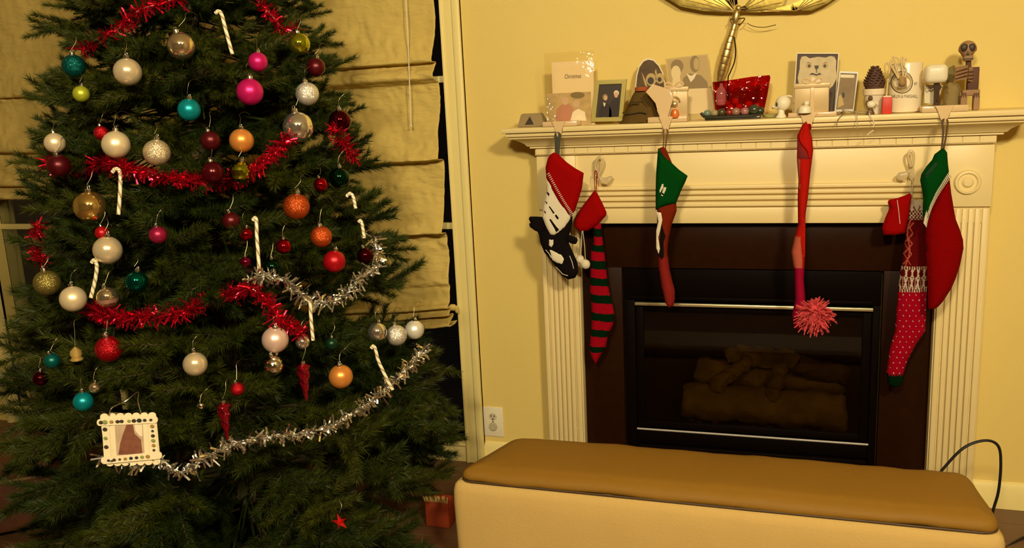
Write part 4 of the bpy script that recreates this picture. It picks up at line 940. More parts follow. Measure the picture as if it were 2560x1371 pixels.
sk = B().ball(P(2419, 124, y), 20 / k, 22, (.95, .95, 1.0)); 
for v in sk.bm.verts:
    if v.co.z < P(2419, 132, y).z: v.co.x = P(2419, 124, y).x + (v.co.x - P(2419, 124, y).x) * .8
obj('skull', sk, M_wd, r)
obj('jaw', B().box(P(2407, 140, y).x, P(2431, 140, y).x, y - .022, y + .012, P(2419, 153, y).z, P(2419, 138, y).z, .006), M_wd, r)
for px in (2411, 2430): obj('eye_socket', B().ball(P(px, 119, y - .022), .0105, 14, (1, .5, 1.15)), M_dkp, r)
obj('nose_hole', B().prism(outl([(2420, 128), (2424, 136), (2417, 136)], y - .028), y - .029, y - .024), M_dkp, r)
obj('mouth_slot', B().box(P(2409, 148, y).x, P(2430, 148, y).x, y - .0235, y - .021, P(2419, 149, y).z, P(2419, 146, y).z), M_dkp, r)
obj('neck', B().tube([P(2421, 152, y), P(2421, 172, y)], .008, 10), M_wdd, r)
for sgn, px0, px1 in ((-1, 2389, 2416), (1, 2418, 2438)):      # two ribbed panels that open like a book
    a0, a1 = P(px0, 170, y), P(px1, 170, y); z1, z0 = P(px0, 168, y).z, P(px0, 203, y).z; d = .016
    ya, yb_ = (y - .0, y - .026) if sgn < 0 else (y - .026, y - .0)
    b = B(); q = [(a0.x, ya, z0), (a1.x, yb_, z0 + .006 * -sgn), (a1.x, yb_, z1 + .004 * -sgn), (a0.x, ya, z1)]
    lo = [b.bm.verts.new(v) for v in q]; hi = [b.bm.verts.new(V(v) + V((0, .014, 0))) for v in q]; b._f(lo); b._f(hi)
    for i in range(4): b._f((lo[i], lo[(i + 1) % 4], hi[(i + 1) % 4], hi[i]))
    obj('rib_panel', b, M_wd, r)
    for t in (.25, .5, .75):
        obj('rib_groove', B().tube([V((a0.x + .002, ya - .001, z0 + (z1 - z0) * (t - .1))), V((a1.x - .002, yb_ - .001, z0 + (z1 - z0) * (t + .1 if sgn < 0 else t - .1)))], .0022, 6), M_wdd, r)
obj('spine_block', B().box(P(2418, 210, y).x, P(2446, 210, y).x, y - .008, y + .02, P(2430, 226, y).z, P(2430, 168, y).z, .003), M_wdd, r)
obj('pelvis', B().box(P(2404, 240, y).x, P(2448, 240, y).x, y - .012, y + .015, P(2425, 240, y).z, P(2425, 224, y).z, .004), M_wd, r)
for px in (2407, 2439):
    lg = obj('leg', B().box(P(px - 8, 250, y).x, P(px + 8, 250, y).x, y - .018, y + .006, ZS, P(px, 238, y).z, .003), M_wd, r)
    for d in (-5, 0, 5): obj('toe_slot', B().box(P(px + d - 1, 230, y).x, P(px + d + 1, 230, y).x, y - .0195, y - .017, P(px, 244, y).z, P(px, 232, y).z), M_wdd, lg)

# ---------------------------------------------------------------- christmas tree
TX, TY = -1.07, -.95
RP = [(.05, .60), (.2, .66), (.4, .69), (.8, .605), (1.2, .50), (1.6, .41), (2.0, .29), (2.35, .14), (2.55, .03), (3, .01)]
def RZ(z):
    if z <= RP[0][0]: return RP[0][1]
    for (a, p), (c, q) in zip(RP, RP[1:]):
        if z <= c: return p + (q - p) * (z - a) / (c - a)
    return .01
tree = thing('christmas_tree', 'tall bushy dark green christmas tree hung with baubles and tinsel', 'tree', (TX, TY, 0))
def needle_mat(name, c0, c1):
    m = mat(name, c0, .5, spec=.35); nt = m.node_tree; L = nt.links.new
    oi = nt.nodes.new('ShaderNodeObjectInfo'); mx = nt.nodes.new('ShaderNodeMix'); mx.data_type = 'RGBA'
    mx.inputs['A'].default_value = (*c0, 1); mx.inputs['B'].default_value = (*c1, 1)
    L(oi.outputs['Random'], mx.inputs['Factor']); L(mx.outputs['Result'], nt.nodes['Principled BSDF'].inputs['Base Color'])
    return m
M_needle = needle_mat('pine_needles', (.016, .031, .0010), (.052, .060, .0024)); M_twig = mat('twig_bark', (.06, .04, .015), .8)
def spray(seed, Lm=.36, nt_=9):
    """one branch: bare stem along +x to a needle covered fan of twigs ending near x=Lm"""
    rnd = random.Random(seed); V_, Fc, MI = [], [], []
    def tri(a, c, d, m=0): k = len(V_); V_.extend((a, c, d)); Fc.append((k, k + 1, k + 2)); MI.append(m)
    def stem(p, q, r):
        t = (q - p).normalized(); n1 = t.orthogonal().normalized(); n2 = t.cross(n1); k = len(V_)
        for c in (p, q):
            for j in range(3): V_.append(c + (n1 * cos(j * 2.094) + n2 * sin(j * 2.094)) * r)
        for j in range(3): Fc.append((k + j, k + (j + 1) % 3, k + 3 + (j + 1) % 3, k + 3 + j)); MI.append(1)
    def twig(p, q, ln, dens):
        stem(p, q, .0022); t = (q - p).normalized(); n1 = t.orthogonal().normalized(); n2 = t.cross(n1); Lq = (q - p).length
        for i in range(int(Lq * dens)):
            u = rnd.random(); a = rnd.random() * 2 * pi; b_ = p.lerp(q, u); rr = n1 * cos(a) + n2 * sin(a)
            if rr.z < -.5 and rnd.random() < .35: rr.z = abs(rr.z)
            u = 1 - (1 - u) * rnd.uniform(.75, 1); b_ = p.lerp(q, u); sp = rnd.uniform(.45, 1.0) + .5 * u * u; d = (t * sp + rr * rnd.uniform(.6, 1.0)).normalized() * ln * rnd.uniform(.7, 1.15)
            s = d.cross(V((rnd.uniform(-1, 1), rnd.uniform(-1, 1), rnd.uniform(-1, 1)))).normalized() * .00105
            tri(b_ - s, b_ + s, b_ + d)
    O = V((0, 0, 0)); tip = V((Lm, 0, 0)); stem(V((-.42, 0, -.10)), O, .004)
    twig(tip * .30, tip * .94, .034, 2300)
    for i in range(nt_):
        u = .24 + .62 * i / (nt_ - 1); s = 1 if i % 2 else -1; p = tip * u
        ln = (.165 * (1 - .35 * u)) * rnd.uniform(.8, 1.15); ang = radians(rnd.uniform(24, 48)) * s
        d = V((cos(ang), sin(ang), rnd.uniform(-.4, .55))).normalized(); twig(p, p + d * ln, .032, 2300)
    return V_, Fc, MI
SPR = []; SRAW = []
for k in range(6):
    v, f, mi = spray(100 + k); SRAW.append((v, f)); me = bpy.data.meshes.new('branch'); me.from_pydata([tuple(q) for q in v], [], f)
    me.materials.append(M_needle); me.materials.append(M_twig); me.polygons.foreach_set('material_index', mi); SPR.append(me)
b = B().lathe([(.035, .02), (.032, .6), (.024, 1.4), (.014, 2.1), (.005, 2.5)], 10, (TX, TY, 0)); obj('trunk', b, M_twig, tree)
st = B()
for a in (0.4, 2.5, 4.6): st.tube([V((TX, TY, .16)), V((TX + .22 * cos(a), TY + .22 * sin(a), .06)), V((TX + .32 * cos(a), TY + .32 * sin(a), .008))], .011, 8)
obj('stand', st.lathe([(.05, .05), (.05, .24)], 14, (TX, TY, 0)), M_black, tree)
LAY = []
z = .16; row = 0
cand = []
while z < 2.5:
    R = RZ(z); n = max(6, int(2 * pi * R / (.15 if z < 1.15 else .115)))
    for j in range(n):
        a = 2 * pi * (j + .5 * (row % 2) + random.uniform(-.25, .25)) / n
        cand.append((z + random.uniform(-.045, .045), a, R * random.uniform(.90, 1.03)))
    z += .084; row += 1
tocam = atan2(CAM.y - TY, CAM.x - TX)
def facing(a): return cos(a - tocam)
def place(zt, a, R, k):
    sc = max(.66, min(1.06, R / .52)); up = random.uniform(-.22, .30) + (.25 if zt > 1.9 else 0); roll = random.uniform(-.5, .5)
    M = Matrix.Rotation(a, 4, 'Z') @ Matrix.Rotation(-up, 4, 'Y') @ Matrix.Rotation(roll, 4, 'X') @ Matrix.Scale(sc, 4)
    tip = V((TX + R * cos(a), TY + R * sin(a), zt)); org = tip - (M.to_3x3() @ V((.36, 0, 0)))
    M.translation = org; return M
front, rest = [], []
for zt, a, R in cand:
    k = random.randrange(6); M = place(zt, a, R, k)
    tip = M @ V((.37, 0, 0))
    if tip.y > -.035 or (tip.x > -.43 and -.92 < tip.y < -.5 and tip.z < .42): continue
    if noise.noise(tip * 6.5 + V((3.3, 1, 7))) + .5 * noise.noise(tip * 13) < (-.08 if tip.z < 1.2 else -.26): continue
    vis = facing(a) > -.15 and proj(tip)[1] > -160
    (front if vis else rest).append((facing(a), M, k))
# tips nearest the lens are parts, the rest and an inner layer are one mass
front.sort(key=lambda q: -q[0]); parts, spill = front[:296], front[296:]
for f_, M, k in parts:
    o = bpy.data.objects.new('branch', SPR[k]); C.objects.link(o); o.parent = tree; M2 = M.copy(); M2.translation = M.translation - V((TX, TY, 0)); o.matrix_local = M2
inner = []
z = .2
while z < 2.3:
    for j in range(max(8, int(RZ(z) * (22 if z < 1.2 else 34)))):
        a = random.uniform(0, 2 * pi); R = RZ(z) * (random.uniform(.28, .55) if z < 1.2 else random.uniform(.35, .8))
        inner.append((0, place(z, a, R, 0), random.randrange(6)))
    z += .12
V_, F_ = [], []
for _, M, k in spill + [q for q in rest if random.random() < .55] + inner:
    v, f = SRAW[k]; n0 = len(V_)
    V_.extend([tuple((M @ q) - V((TX, TY, 0))) for q in v]); F_.extend([tuple(i + n0 for i in q) for q in f])
me = bpy.data.meshes.new('inner_branches'); me.from_pydata(V_, [], F_); me.materials.append(M_needle)
o = bpy.data.objects.new('inner_branches', me); C.objects.link(o); o.parent = tree; o['kind'] = 'stuff'

def on_tree(px, py, off=.0):
    d = ray(px, py).normalized(); best = None; t = 1.1
    while t < 4.2:
        p = CAM + d * t; g = hypot(p.x - TX, p.y - TY) - RZ(p.z) - off
        if g < 0: return p
        if best is None or g < best[0]: best = (g, p)
        t += .006
    return best[1]
def pxm(p): return F / proj(p)[2]       # pixels per metre at a point

# ---------------------------------------------------------------- baubles
U = B().ball((0, 0, 0), 1, 40); me_u = obj('ball', U, M_cap).data; bpy.data.objects.remove(bpy.data.objects['ball'])
U = B(); 
bmesh.ops.create_icosphere(U.bm, subdivisions=3, radius=1); me_f = obj('ball', U, M_cap, smooth=0).data; bpy.data.objects.remove(bpy.data.objects['ball'])
U = B().lathe([(.20, .965), (.23, .985), (.23, 1.17), (.19, 1.22), (.0, 1.23)], 14); U.tube([V((.10 * cos(t * pi / 5), 0, 1.30 + .10 * sin(t * pi / 5))) for t in range(11)], .028, 6); me_c = obj('cap', U, M_cap).data; bpy.data.objects.remove(bpy.data.objects['cap'])
def bm_(kind, name, c):
    if kind == 'matte': return mat(name + '_satin', c, .34, metal=.5, coat=0)
    if kind == 'shiny': return mat(name + '_mirror', c, .065, metal=.94)
    if kind == 'pearl': return mat(name + '_pearl', c, .2, metal=.6)
    if kind == 'glitter': return mat(name + '_glitter', c, .22, metal=.7, glitter=60)
    return mat(name + '_facet', c, .06, metal=1)
COL = dict(champagne=(.84, .68, .40), silver=(.84, .80, .66), gold=(.85, .58, .16), teal=(.0, .25, .27), dteal=(.0, .10, .085), green=(.002, .14, .10), dgreen=(.005, .035, .012), pink=(.62, .010, .14), rose=(.78, .54, .42), red=(.44, .004, .009), dred=(.085, .003, .006), copper=(.72, .27, .05), orange=(.58, .085, .012), lime=(.48, .52, .03), olive=(.28, .22, .05), magenta=(.32, .01, .05))
BAU = [
 (184, 165, 28, 'dteal', 'glitter', 'dark teal glitter bauble at the upper left edge of the tree'),
 (319, 180, 34, 'champagne', 'pearl', 'pale champagne pearly bauble, upper left, hanging from a bent wire'),
 (453, 115, 34, 'champagne', 'shiny', 'shiny old gold bauble, topmost large ball of the tree'),
 (645, 155, 24, 'pink', 'matte', 'hot pink satin bauble, upper and smaller of the pink pair'),
 (625, 230, 33, 'pink', 'matte', 'hot pink satin bauble, lower and larger of the pink pair'),
 (748, 110, 27, 'lime', 'shiny', 'lime yellow bauble at the upper right edge of the tree'),
 (790, 168, 23, 'dred', 'matte', 'brownish red bauble against the shade, above the silver glitter ball'),
 (768, 235, 29, 'silver', 'glitter', 'silver glitter bauble at upper right beside the roman shade'),
 (745, 318, 38, 'silver', 'shiny', 'big mirror silver bauble reflecting the lamp, above the red garland'),
 (473, 275, 28, 'teal', 'matte', 'bright teal satin bauble below the top gold ball'),
 (253, 333, 18, 'red', 'glitter', 'small red bauble peeking out behind the champagne satin ball'),
 (290, 362, 34, 'champagne', 'matte', 'champagne satin bauble left of the cream glitter ball'),
 (392, 382, 33, 'champagne', 'glitter', 'cream glitter bauble hung on a long hooked wire'),
 (527, 352, 24, 'dred', 'matte', 'wine red bauble between cream glitter and copper balls'),
 (604, 352, 30, 'copper', 'matte', 'copper satin bauble above the lime faceted ball'),
 (850, 303, 28, 'dred', 'shiny', 'glossy dark red bauble against the shade above red tinsel'),
 (532, 432, 28, 'dred', 'pearl', 'dark red pearly bauble left of the lime faceted ball'),
 (601, 431, 28, 'lime', 'facet', 'lime green faceted mirror bauble at upper middle'),
 (137, 358, 25, 'champagne', 'matte', 'champagne satin bauble at the far left edge of the tree'),
 (147, 415, 28, 'dred', 'matte', 'deep red bauble under the far left champagne ball'),
 (225, 517, 39, 'gold', 'shiny', 'large mirror gold bauble left of the candy cane'),
 (802, 462, 18, 'red', 'shiny', 'small glossy red bauble beside the dark green one'),
 (848, 445, 26, 'dgreen', 'shiny', 'dark green glossy bauble at the right edge near the shade'),
 (741, 517, 33, 'orange', 'glitter', 'bright orange glitter bauble, right of the middle'),
 (255, 583, 17, 'red', 'matte', 'small red bauble tucked behind the pearl ball at left'),
 (269, 626, 35, 'champagne', 'pearl', 'champagne pearl bauble on a doubled thread, left side'),
 (395, 588, 22, 'magenta', 'matte', 'maroon satin bauble alone near the middle left'),
 (578, 553, 22, 'dred', 'matte', 'dusky red bauble above the small glossy red one, centre'),
 (615, 586, 17, 'red', 'shiny', 'small glossy red bauble left of the centre candy cane'),
 (803, 592, 27, 'orange', 'glitter', 'burnt orange glitter bauble half hidden in needles'),
 (709, 617, 19, 'red', 'shiny', 'small glossy red bauble right of the centre candy cane'),
 (836, 654, 28, 'red', 'matte', 'bright red satin bauble above the silver tinsel'),
 (913, 640, 21, 'dred', 'shiny', 'dark red glossy bauble wrapped by silver tinsel at right'),
 (614, 656, 14, 'magenta', 'shiny', 'tiny pink red bauble near the foot of the centre cane'),
 (680, 668, 21, 'dgreen', 'shiny', 'dark green mirror bauble just above the silver tinsel'),
 (118, 708, 32, 'olive', 'glitter', 'olive gold glitter bauble at the left edge, mid height'),
 (341, 705, 28, 'green', 'shiny', 'shiny emerald green bauble at left, above red tinsel'),
 (183, 748, 32, 'champagne', 'matte', 'champagne satin bauble left of the lower left candy cane'),
 (268, 744, 26, 'champagne', 'shiny', 'mirror champagne bauble right of the lower left candy cane'),
 (688, 850, 33, 'rose', 'matte', 'rosy champagne satin bauble under the end of red tinsel'),
 (685, 914, 25, 'silver', 'facet', 'crumpled mirror silver bauble beneath the rosy one'),
 (757, 856, 18, 'silver', 'shiny', 'mirror bauble half hidden beside the rosy champagne ball'),
 (943, 831, 24, 'silver', 'shiny', 'mirror silver bauble, left one of the three at right'),
 (991, 839, 26, 'silver', 'glitter', 'silver glitter bauble, middle one of the three at right'),
 (1036, 825, 24, 'silver', 'matte', 'silver satin bauble, right one of the three by the window'),
 (272, 873, 33, 'red', 'glitter', 'large bright red bauble at lower left'),
 (130, 903, 19, 'dteal', 'matte', 'small dull teal bauble left of the gold bell'),
 (101, 947, 19, 'dred', 'shiny', 'small dark red bauble, lowest at the left edge'),
 (488, 911, 30, 'champagne', 'pearl', 'pale greenish gold bauble resting in needles at lower middle'),
 (208, 1005, 24, 'teal', 'matte', 'teal bauble above the craft stick photo frame'),
 (237, 970, 14, 'champagne', 'shiny', 'tiny champagne bauble behind the lower teal ball'),
 (594, 973, 17, 'red', 'glitter', 'small red glitter bauble between the two twisted icicles'),
 (852, 942, 30, 'copper', 'matte', 'copper gold satin bauble at lower right above silver tinsel'),
 (829, 860, 16, 'dgreen', 'matte', 'small green bauble hidden in needles above the copper gold ball'),
 (502, 1015, 10, 'silver', 'facet', 'tiny silver faceted bauble at lower middle'),
 (203, 235, 20, 'lime', 'matte', 'pale lime bauble partly hidden below the dark teal one'),
]
M_hook = mat('thin_hook_wire', (.26, .22, .13), .4, metal=1)
def wire(top, par, ln=.045, sd=0, col=None):
    rr = random.Random(sd); e = top + V((rr.uniform(-.012, .012), .016, ln)); pts = dense([top, top.lerp(e, .55) + V((rr.uniform(-.008, .008), 0, 0)), e, e + V((.002, .02, .006)), e + V((.004, .04, -.002))], 4)
    return obj('hook', B().tube(pts, .00055, 5), col or M_hook, par)
for i, (px, py, rp, c, kind, lab) in enumerate(BAU):
    p = on_tree(px, py, .0); k = pxm(p); rad = rp / k
    p = on_tree(px, py, rad * .55 + .012); k = pxm(p); rad = rp / k
    r = thing('bauble', lab, 'bauble', p, 'baubles on the christmas tree')
    m = bm_(kind, c, COL[c])
    for nm, me, mm in (('ball', me_f if kind == 'facet' else me_u, m), ('cap', me_c, M_cap)):
        o = bpy.data.objects.new(nm, me); C.objects.link(o); o.parent = r; o.scale = (rad,) * 3
        o.material_slots[0].link = 'OBJECT'; o.material_slots[0].material = mm
        if nm == 'cap' : o.rotation_euler = (.12 * sin(i), .2 * sin(i * 2.3), 0)
    wire(p + V((0, 0, rad * 1.4)), r, random.uniform(.022, .036), i)
    if lab.startswith('mirror champagne'):
        obj('band', B().lathe([(rad * 1.0, -.12 * rad), (rad * 1.03, -.1 * rad), (rad * .93, -.45 * rad), (rad * .88, -.45 * rad)], 32, p), mat('rose_band', (.55, .3, .2), .3, metal=.6), r)
    if lab.startswith('rosy'):
        obj('finial', B().lathe([(.004, -rad * 1.0), (.004, -rad * 1.12), (.002, -rad * 1.2), (0, -rad * 1.22)], 10, p), m, r)

# gold bell
p = on_tree(190, 885, .02); r = thing('bell_ornament', 'tiny gold bell at lower left between teal and red baubles', 'bell', p, None)
q = 15 / pxm(p); obj('bell_body', B().lathe([(q, -q * 1.1), (q * 1.05, -q * .9), (q * .82, -q * .75), (q * .82, -q * .3), (q * .98, -q * .15), (q * .9, q * .45), (q * .35, q * 1.0), (.2 * q, q * 1.15), (0, q * 1.2)], 20, p), mat('gold_bell_metal', (.9, .62, .18), .22, metal=.7), r)
wire(p + V((0, 0, q * 1.2)), r, .06, 3)
# twisted red icicles
for (x0, y0_, x1, y1_, lab) in ((558, 1008, 557, 1108, 'twisted red icicle ornament, lower left one above the silver tinsel'), (757, 910, 754, 1008, 'twisted red icicle ornament, upper right one near the copper gold ball')):
    t = on_tree(x0, y0_, .03); L_ = hypot(x1 - x0, y1_ - y0_) / pxm(t); R0 = 17 / pxm(t)
    r = thing('icicle_ornament', lab, 'ornament', t, 'twisted icicles on the tree')
    pr = [(0, -L_)] + [(R0 * (.08 + .92 * (s / 30) ** .85), -L_ + (L_ * .93) * s / 30) for s in range(31)] + [(R0 * .7, -.012 * 0 - L_ * .03), (R0 * .3, 0), (0, 0)]
    obj('icicle_body', B().lathe(pr, 36, t, rfun=lambda a, zz: 1 + .17 * cos(3 * (a + zz * 75))), mat('red_glass_mirror', (.42, .005, .022), .12, metal=.85, coat=.5), r)
    obj('cap', B().lathe([(R0 * .32, 0), (R0 * .36, R0 * .45), (0, R0 * .55)], 12, t), M_cap, r); wire(t + V((0, 0, R0 * .6)), r, .04, 5)
# candy canes
M_cw = mat('cane_cream', (.80, .72, .48), .3, coat=.3); M_cb = mat('cane_tan', (.34, .24, .10), .3, coat=.3)
for pts, lab in (([(281, 432), (286, 424), (294, 423), (300, 432), (301, 455), (299, 500), (296, 537)], 'cream and tan candy cane right of the big gold bauble'),
                 ([(229, 658), (234, 651), (240, 656), (242, 672), (238, 700), (232, 725), (227, 745)], 'cream and tan candy cane between two champagne balls, lower left'),
                 ([(632, 552), (637, 545), (641, 552), (642, 590), (645, 630), (648, 678)], 'straight hanging candy cane at the centre of the tree'),
                 ([(538, 34), (546, 28), (554, 36), (562, 66), (572, 104), (581, 136)], 'tan candy cane at the very top of the tree'),
                 ([(766, 752), (770, 744), (775, 752), (777, 790), (780, 825), (783, 852)], 'candy cane under the silver tinsel, right of middle'),
                 ([(928, 872), (932, 866), (938, 872), (945, 900), (956, 925), (972, 958), (982, 976)], 'leaning candy cane resting on the lower silver tinsel'),
                 ([(896, 556), (901, 552), (905, 560), (908, 578), (911, 596)], 'short candy cane by the right edge near the shade'),
                 ([(866, 492), (874, 484), (882, 490), (886, 505), (889, 522)], 'bent candy cane below the dark green bauble')):
    t = on_tree(*pts[len(pts) // 2], .045); d0 = (t - CAM).dot(FW)
    W3 = [CAM + ray(a, c) * d0 for a, c in pts]
    tag(obj('candy_cane', B().tube(dense(W3, 9), .0047, 12, mfun=lambda i, j: 1 if (j + i) % 6 < 2 else 0), [M_cw, M_cb]), lab, 'candy cane', 'candy canes on the tree')
# craft stick frame
def FP(px, py, d): return CAM + ray(px, py) * (FD - d)
t = on_tree(322, 1100, .06); FD = (t - CAM).dot(FW); kk = F / FD
r = thing('craft_stick_frame', 'handmade craft stick photo frame with gems hanging at lower left', 'picture frame', t)
M_stick = mat('craft_stick', (.80, .68, .42), .6)
ex = V(FP(396, 1044, 0) - FP(248, 1050, 0)).normalized(); ez = V(FP(247, 1045, 0) - FP(258, 1160, 0)).normalized(); ez = (ez - ex * ez.dot(ex) * .6).normalized(); ey = ez.cross(ex).normalized()   # ey away from lens
if ey.dot(FW) < 0: ey = -ey
O_ = FP(322, 1100, 0)
def stick(a, c, wd, d, name='craft_stick', m=M_stick, th=.0022):
    """rounded stick from a to c in frame pixels, d metres behind the front"""
    A0, C0 = FP(*a, 0), FP(*c, 0); ax_ = (C0 - A0).normalized(); sd = ey.cross(ax_).normalized(); h = wd / kk / 2; pl = []
    for s, P0 in ((1, C0), (-1, A0)):
        for i in range(7):
            an = -pi / 2 + pi * i / 6
            pl.append(P0 + sd * (h * sin(an) * s) + ax_ * (h * .8 * cos(an) * s))
    b = B(); lo = [b.bm.verts.new(q + ey * d) for q in pl]; hi = [b.bm.verts.new(q + ey * (d + th)) for q in pl]; b._f(lo); b._f(hi[::-1])
    for i in range(len(pl)): b._f((lo[i], lo[(i + 1) % len(pl)], hi[(i + 1) % len(pl)], hi[i]))
    return obj(name, b, m, r)
for i in range(7):
    u = i / 6; stick((258 + 120 * u, 1043 - 3 * u), (273 + 116 * u, 1160 - 4 * u), 20, .004)
stick((262, 1053), (268, 1144), 18, .0015); stick((282, 1058), (288, 1143), 11, .0017); stick((361, 1052), (367, 1140), 13, .0017); stick((378, 1050), (387, 1140), 17, .0015)
stick((249, 1057), (388, 1050), 17, -.001); stick((260, 1152), (398, 1139), 18, -.001)
def fpoly(name, pts, m, d, par):
    b = B(); b._f([b.bm.verts.new(FP(a, c, 0) + ey * d) for a, c in pts]); return obj(name, b, m, par, smooth=0)
ph = fpoly('photo', [(286, 1060), (356, 1057), (361, 1136), (291, 1141)], mat('photo_print_pinkish', (.50, .36, .22), .5, var=.35, bscale=90), .0012, r)
fpoly('printed_tree', [(316, 1062), (332, 1062), (336, 1085), (352, 1100), (356, 1136), (296, 1138), (300, 1110), (306, 1090)], mat('print_russet', (.20, .07, .035), .5, var=.5, bscale=200), .0005, ph)
fpoly('printed_wall', [(336, 1062), (355, 1062), (356, 1092), (348, 1090), (338, 1078)], M_paper, .0006, ph)
cols = [M_dkp, mat('smoky_gem', (.05, .06, .07), .1, metal=.5), mat('amber_gem', (.35, .2, .05), .12), mat('olive_gem', (.25, .3, .08), .2)]
gp = [(250 + i * 14.5 + random.uniform(-4, 4), 1057 - i * .7) for i in range(10)] + [(381 + i * .9, 1066 + i * 12) for i in range(6)] + [(263 + i * 1.6, 1074 + i * 22) for i in range(3)] + [(272 + i * 14, 1152 - i * 1.4) for i in range(8)]
for i, (a, c) in enumerate(gp):
    p = FP(a, c, 0) - ey * .0015; s = random.uniform(3.6, 7.0) / kk; b = B(); n = 12
    f0 = [b.bm.verts.new(p + (ex * cos(2 * pi * j / n) + ez * sin(2 * pi * j / n) * .8) * s) for j in range(n)]; f1 = [b.bm.verts.new(p - ey * .0025 + (ex * cos(2 * pi * j / n) + ez * sin(2 * pi * j / n) * .8) * s * .6) for j in range(n)]
    for j in range(n): b._f((f0[j], f0[(j + 1) % n], f1[(j + 1) % n], f1[j]))
    b._f(f1); b._f(f0); obj('gem', b, cols[(i * 7) % 4 if i % 3 else 0], r)
obj('hanging_string', B().tube(dense([FP(273, 1040, 0), FP(280, 1020, 0), FP(300, 1008, 0) + ey * .03, FP(331, 985, 0) + ey * .03, FP(340, 1005, 0) + ey * .01, FP(352, 1032, 0)], 6), .0012, 6), M_wire, r)
# red folded star at the foot
t = on_tree(850, 1306, .03); k = pxm(t); r = thing('star_ornament', 'small red glossy star on the lowest branches', 'ornament', t)
b = B(); ct = [b.bm.verts.new(t + V((0, -.012, 0))), b.bm.verts.new(t + V((0, .012, 0)))]; rim = []
for i in range(10):
    a = pi / 2 + 2 * pi * i / 10 + .25; q = (24 if i % 2 == 0 else 8) / k; rim.append(b.bm.verts.new(t + V((q * cos(a), 0, q * sin(a)))))
for c in ct:
    for i in range(10): b._f((c, rim[i], rim[(i + 1) % 10]))
obj('star_body', b, mat('red_foil', (.62, .012, .010), .2, metal=.5), r, smooth=0); wire(t + V((0, 0, 24 / k)), r, .03, 8)

# ---------------------------------------------------------------- tinsel garlands
def tinsel(label, pts, m, ln, wd, dens, off=.035, core=None):
    W3 = dense([on_tree(a, c, off(a) if callable(off) else off) for a, c in pts], 10)
    b = B(); rnd = random.Random(len(pts) * 7 + int(pts[0][0]))
    r = thing('tinsel_garland', label, 'garland', W3[len(W3) // 2], 'tinsel garlands on the tree')
    obj('core_wire', B().tube(W3, .0011, 6), core or M_wire, r)
    for a, c in zip(W3, W3[1:]):
        for _ in range(max(1, int((c - a).length * dens + rnd.random()))):
            p = a.lerp(c, rnd.random()); d = V((rnd.gauss(0, 1), rnd.gauss(0, 1), rnd.gauss(0, 1))).normalized(); s = d.cross(V((rnd.gauss(0, 1), rnd.gauss(0, 1), rnd.gauss(0, 1)))).normalized() * wd * .5
            l = ln * rnd.uniform(.55, 1.15); cv = V((rnd.uniform(-1, 1), rnd.uniform(-1, 1), rnd.uniform(-1, .6))) * l * .35
            q = [p, p + d * l * .5 + cv * .3, p + d * l + cv]
            v = [b.bm.verts.new(x + sg * s) for x in q for sg in (-1, 1)]
            b._f((v[0], v[1], v[3], v[2])); b._f((v[2], v[3], v[5], v[4]))
    o = obj('tinsel_strands', b, m, r, smooth=0); o['kind'] = 'stuff'
M_rt = mat('red_tinsel', (.60, .008, .03), .22, metal=.85); M_stn = mat('silver_tinsel', (.90, .89, .82), .13, metal=.98)
tinsel('red tinsel garland draped across the upper middle of the tree', [(120, 405), (190, 425), (260, 405), (310, 418), (370, 436), (430, 446), (480, 452), (560, 455), (620, 432), (660, 405), (700, 372), (722, 335)], M_rt, .026, .0035, 2300, lambda a: -.07 if 150 < a < 290 or 500 < a < 610 else .03)
tinsel('short red tinsel tail at the right edge against the shade', [(835, 318), (850, 345), (868, 370), (884, 398)], M_rt, .028, .0035, 2600, .03)
tinsel('red tinsel garland across the lower middle, ending at the rosy bauble', [(225, 772), (290, 792), (340, 790), (400, 788), (460, 780), (520, 748), (580, 735), (625, 722), (665, 752), (690, 790), (725, 815), (765, 838)], M_rt, .028, .0035, 2300, lambda a: -.05 if 470 < a < 600 or a < 270 else .03)
tinsel('red tinsel hanging at the far left edge of the tree', [(96, 560), (90, 590), (92, 620), (104, 655)], M_rt, .026, .0035, 2300, .0)
tinsel('red tinsel at the very top of the tree', [(205, 125), (245, 98), (290, 76), (340, 30), (400, 8), (450, -6)], M_rt, .028, .0035, 1500, -.035)
tinsel('red tinsel end at the upper right beside the lime bauble', [(640, -2), (680, 40), (710, 72), (745, 76)], M_rt, .024, .0035, 1500, -.035)
tinsel('silver tinsel garland looping under the bright red bauble', [(618, 700), (650, 690), (700, 694), (740, 722), (775, 755), (820, 755), (860, 738), (890, 705), (925, 680), (942, 650), (938, 610), (928, 590)], M_stn, .028, .0046, 1150, .04)
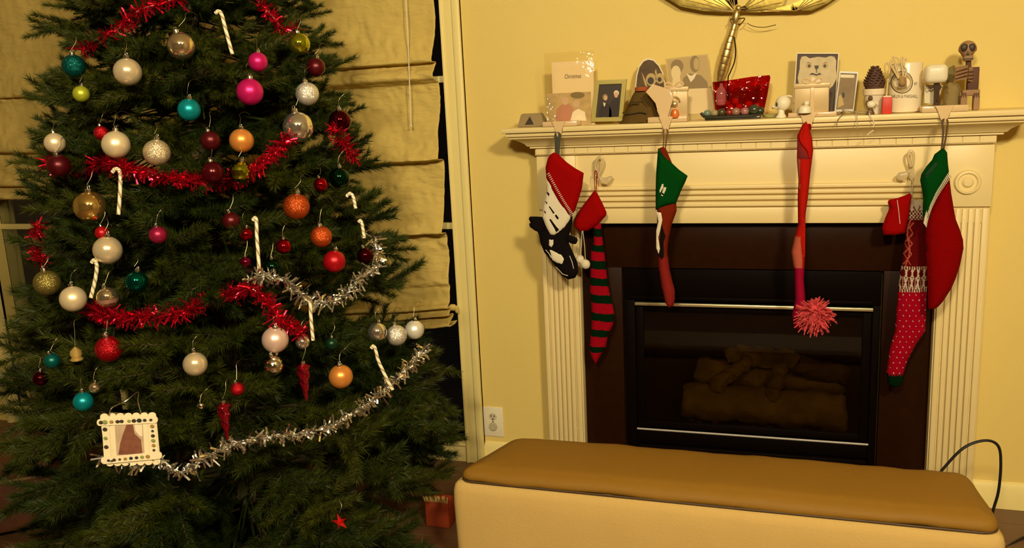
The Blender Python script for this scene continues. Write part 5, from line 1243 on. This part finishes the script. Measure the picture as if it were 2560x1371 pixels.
tinsel('long silver tinsel garland swooping from the photo frame up to the window', [(252, 1142), (330, 1162), (400, 1152), (450, 1182), (500, 1152), (550, 1128), (610, 1102), (690, 1090), (770, 1082), (840, 1062), (900, 1022), (950, 985), (1000, 940), (1040, 900), (1062, 868)], M_stn, .026, .0048, 1000, .045)

# ---------------------------------------------------------------- floor things beside the tree
r = thing('leather_ottoman', 'brown leather ottoman with piped edge behind the tree at left', 'ottoman', (-2.0, -.75, 0))
oc = [(-2.55, -.78), (-2.15, -1.05), (-1.72, -.72), (-2.12, -.42)]
M_lea = mat('russet_leather', (.11, .038, .014), .5, bump=.2, bscale=120, var=.25)
obj('body', slab(oc, .07, [(.01, .03), (0, .05), (0, .18), (0, .22), (.146, .22)], .004, 3), M_lea, r); obj('seat', slab(oc, .07, [(.004, .221), (-.006, .24), (-.006, .265), (.012, .285), (.05, .297), (.1, .30), (.146, .30)], .004, 5), M_lea, r)
xy = rounded_quad(oc, .07); obj('piping', B().tube([(p.x, p.y, .222) for p in xy] + [(xy[0].x, xy[0].y, .222)], .006, 6), mat('tan_piping', (.26, .14, .05), .5), r)
for x, y in oc: obj('foot', B().lathe([(.02, 0), (.022, .03)], 12, (x * .9 - .2135, y * .9 - .075, 0)), M_black, r)
p = PZ(1110, 1318, 0); r = thing('gift_bag', 'small orange red gift bag with cream fringe beside the bench end', 'bag', (p.x - .02, p.y + .02, 0)); x, y = p.x - .02, p.y + .02
obj('bag_body', B().box(x - .045, x + .045, y - .03, y + .03, 0, .10, .006), mat('orange_red_felt', (.38, .06, .02), .8, sheen=.3), r)
b = B()
for i in range(14): b.tube([V((x - .042 + i * .0065, y - .03, .098)), V((x - .042 + i * .0065 + random.uniform(-.004, .004), y - .034, .118 + random.uniform(-.004, .006)))], .003, 5)
obj('fringe', b, M_base, r)
p = PZ(1015, 1366, .05); tag(obj('teal_bowl', B().lathe([(.035, 0), (.05, .004), (.062, .05), (.058, .05), (.046, .01), (0, .008)], 28, (p.x, p.y - .06, 0)), mat('teal_glaze', (.10, .30, .28), .25, coat=.4)), 'teal bowl on the floor in front of the tree, at the bottom edge', 'bowl')
for me in list(bpy.data.meshes):
    if me.users == 0: bpy.data.meshes.remove(me)
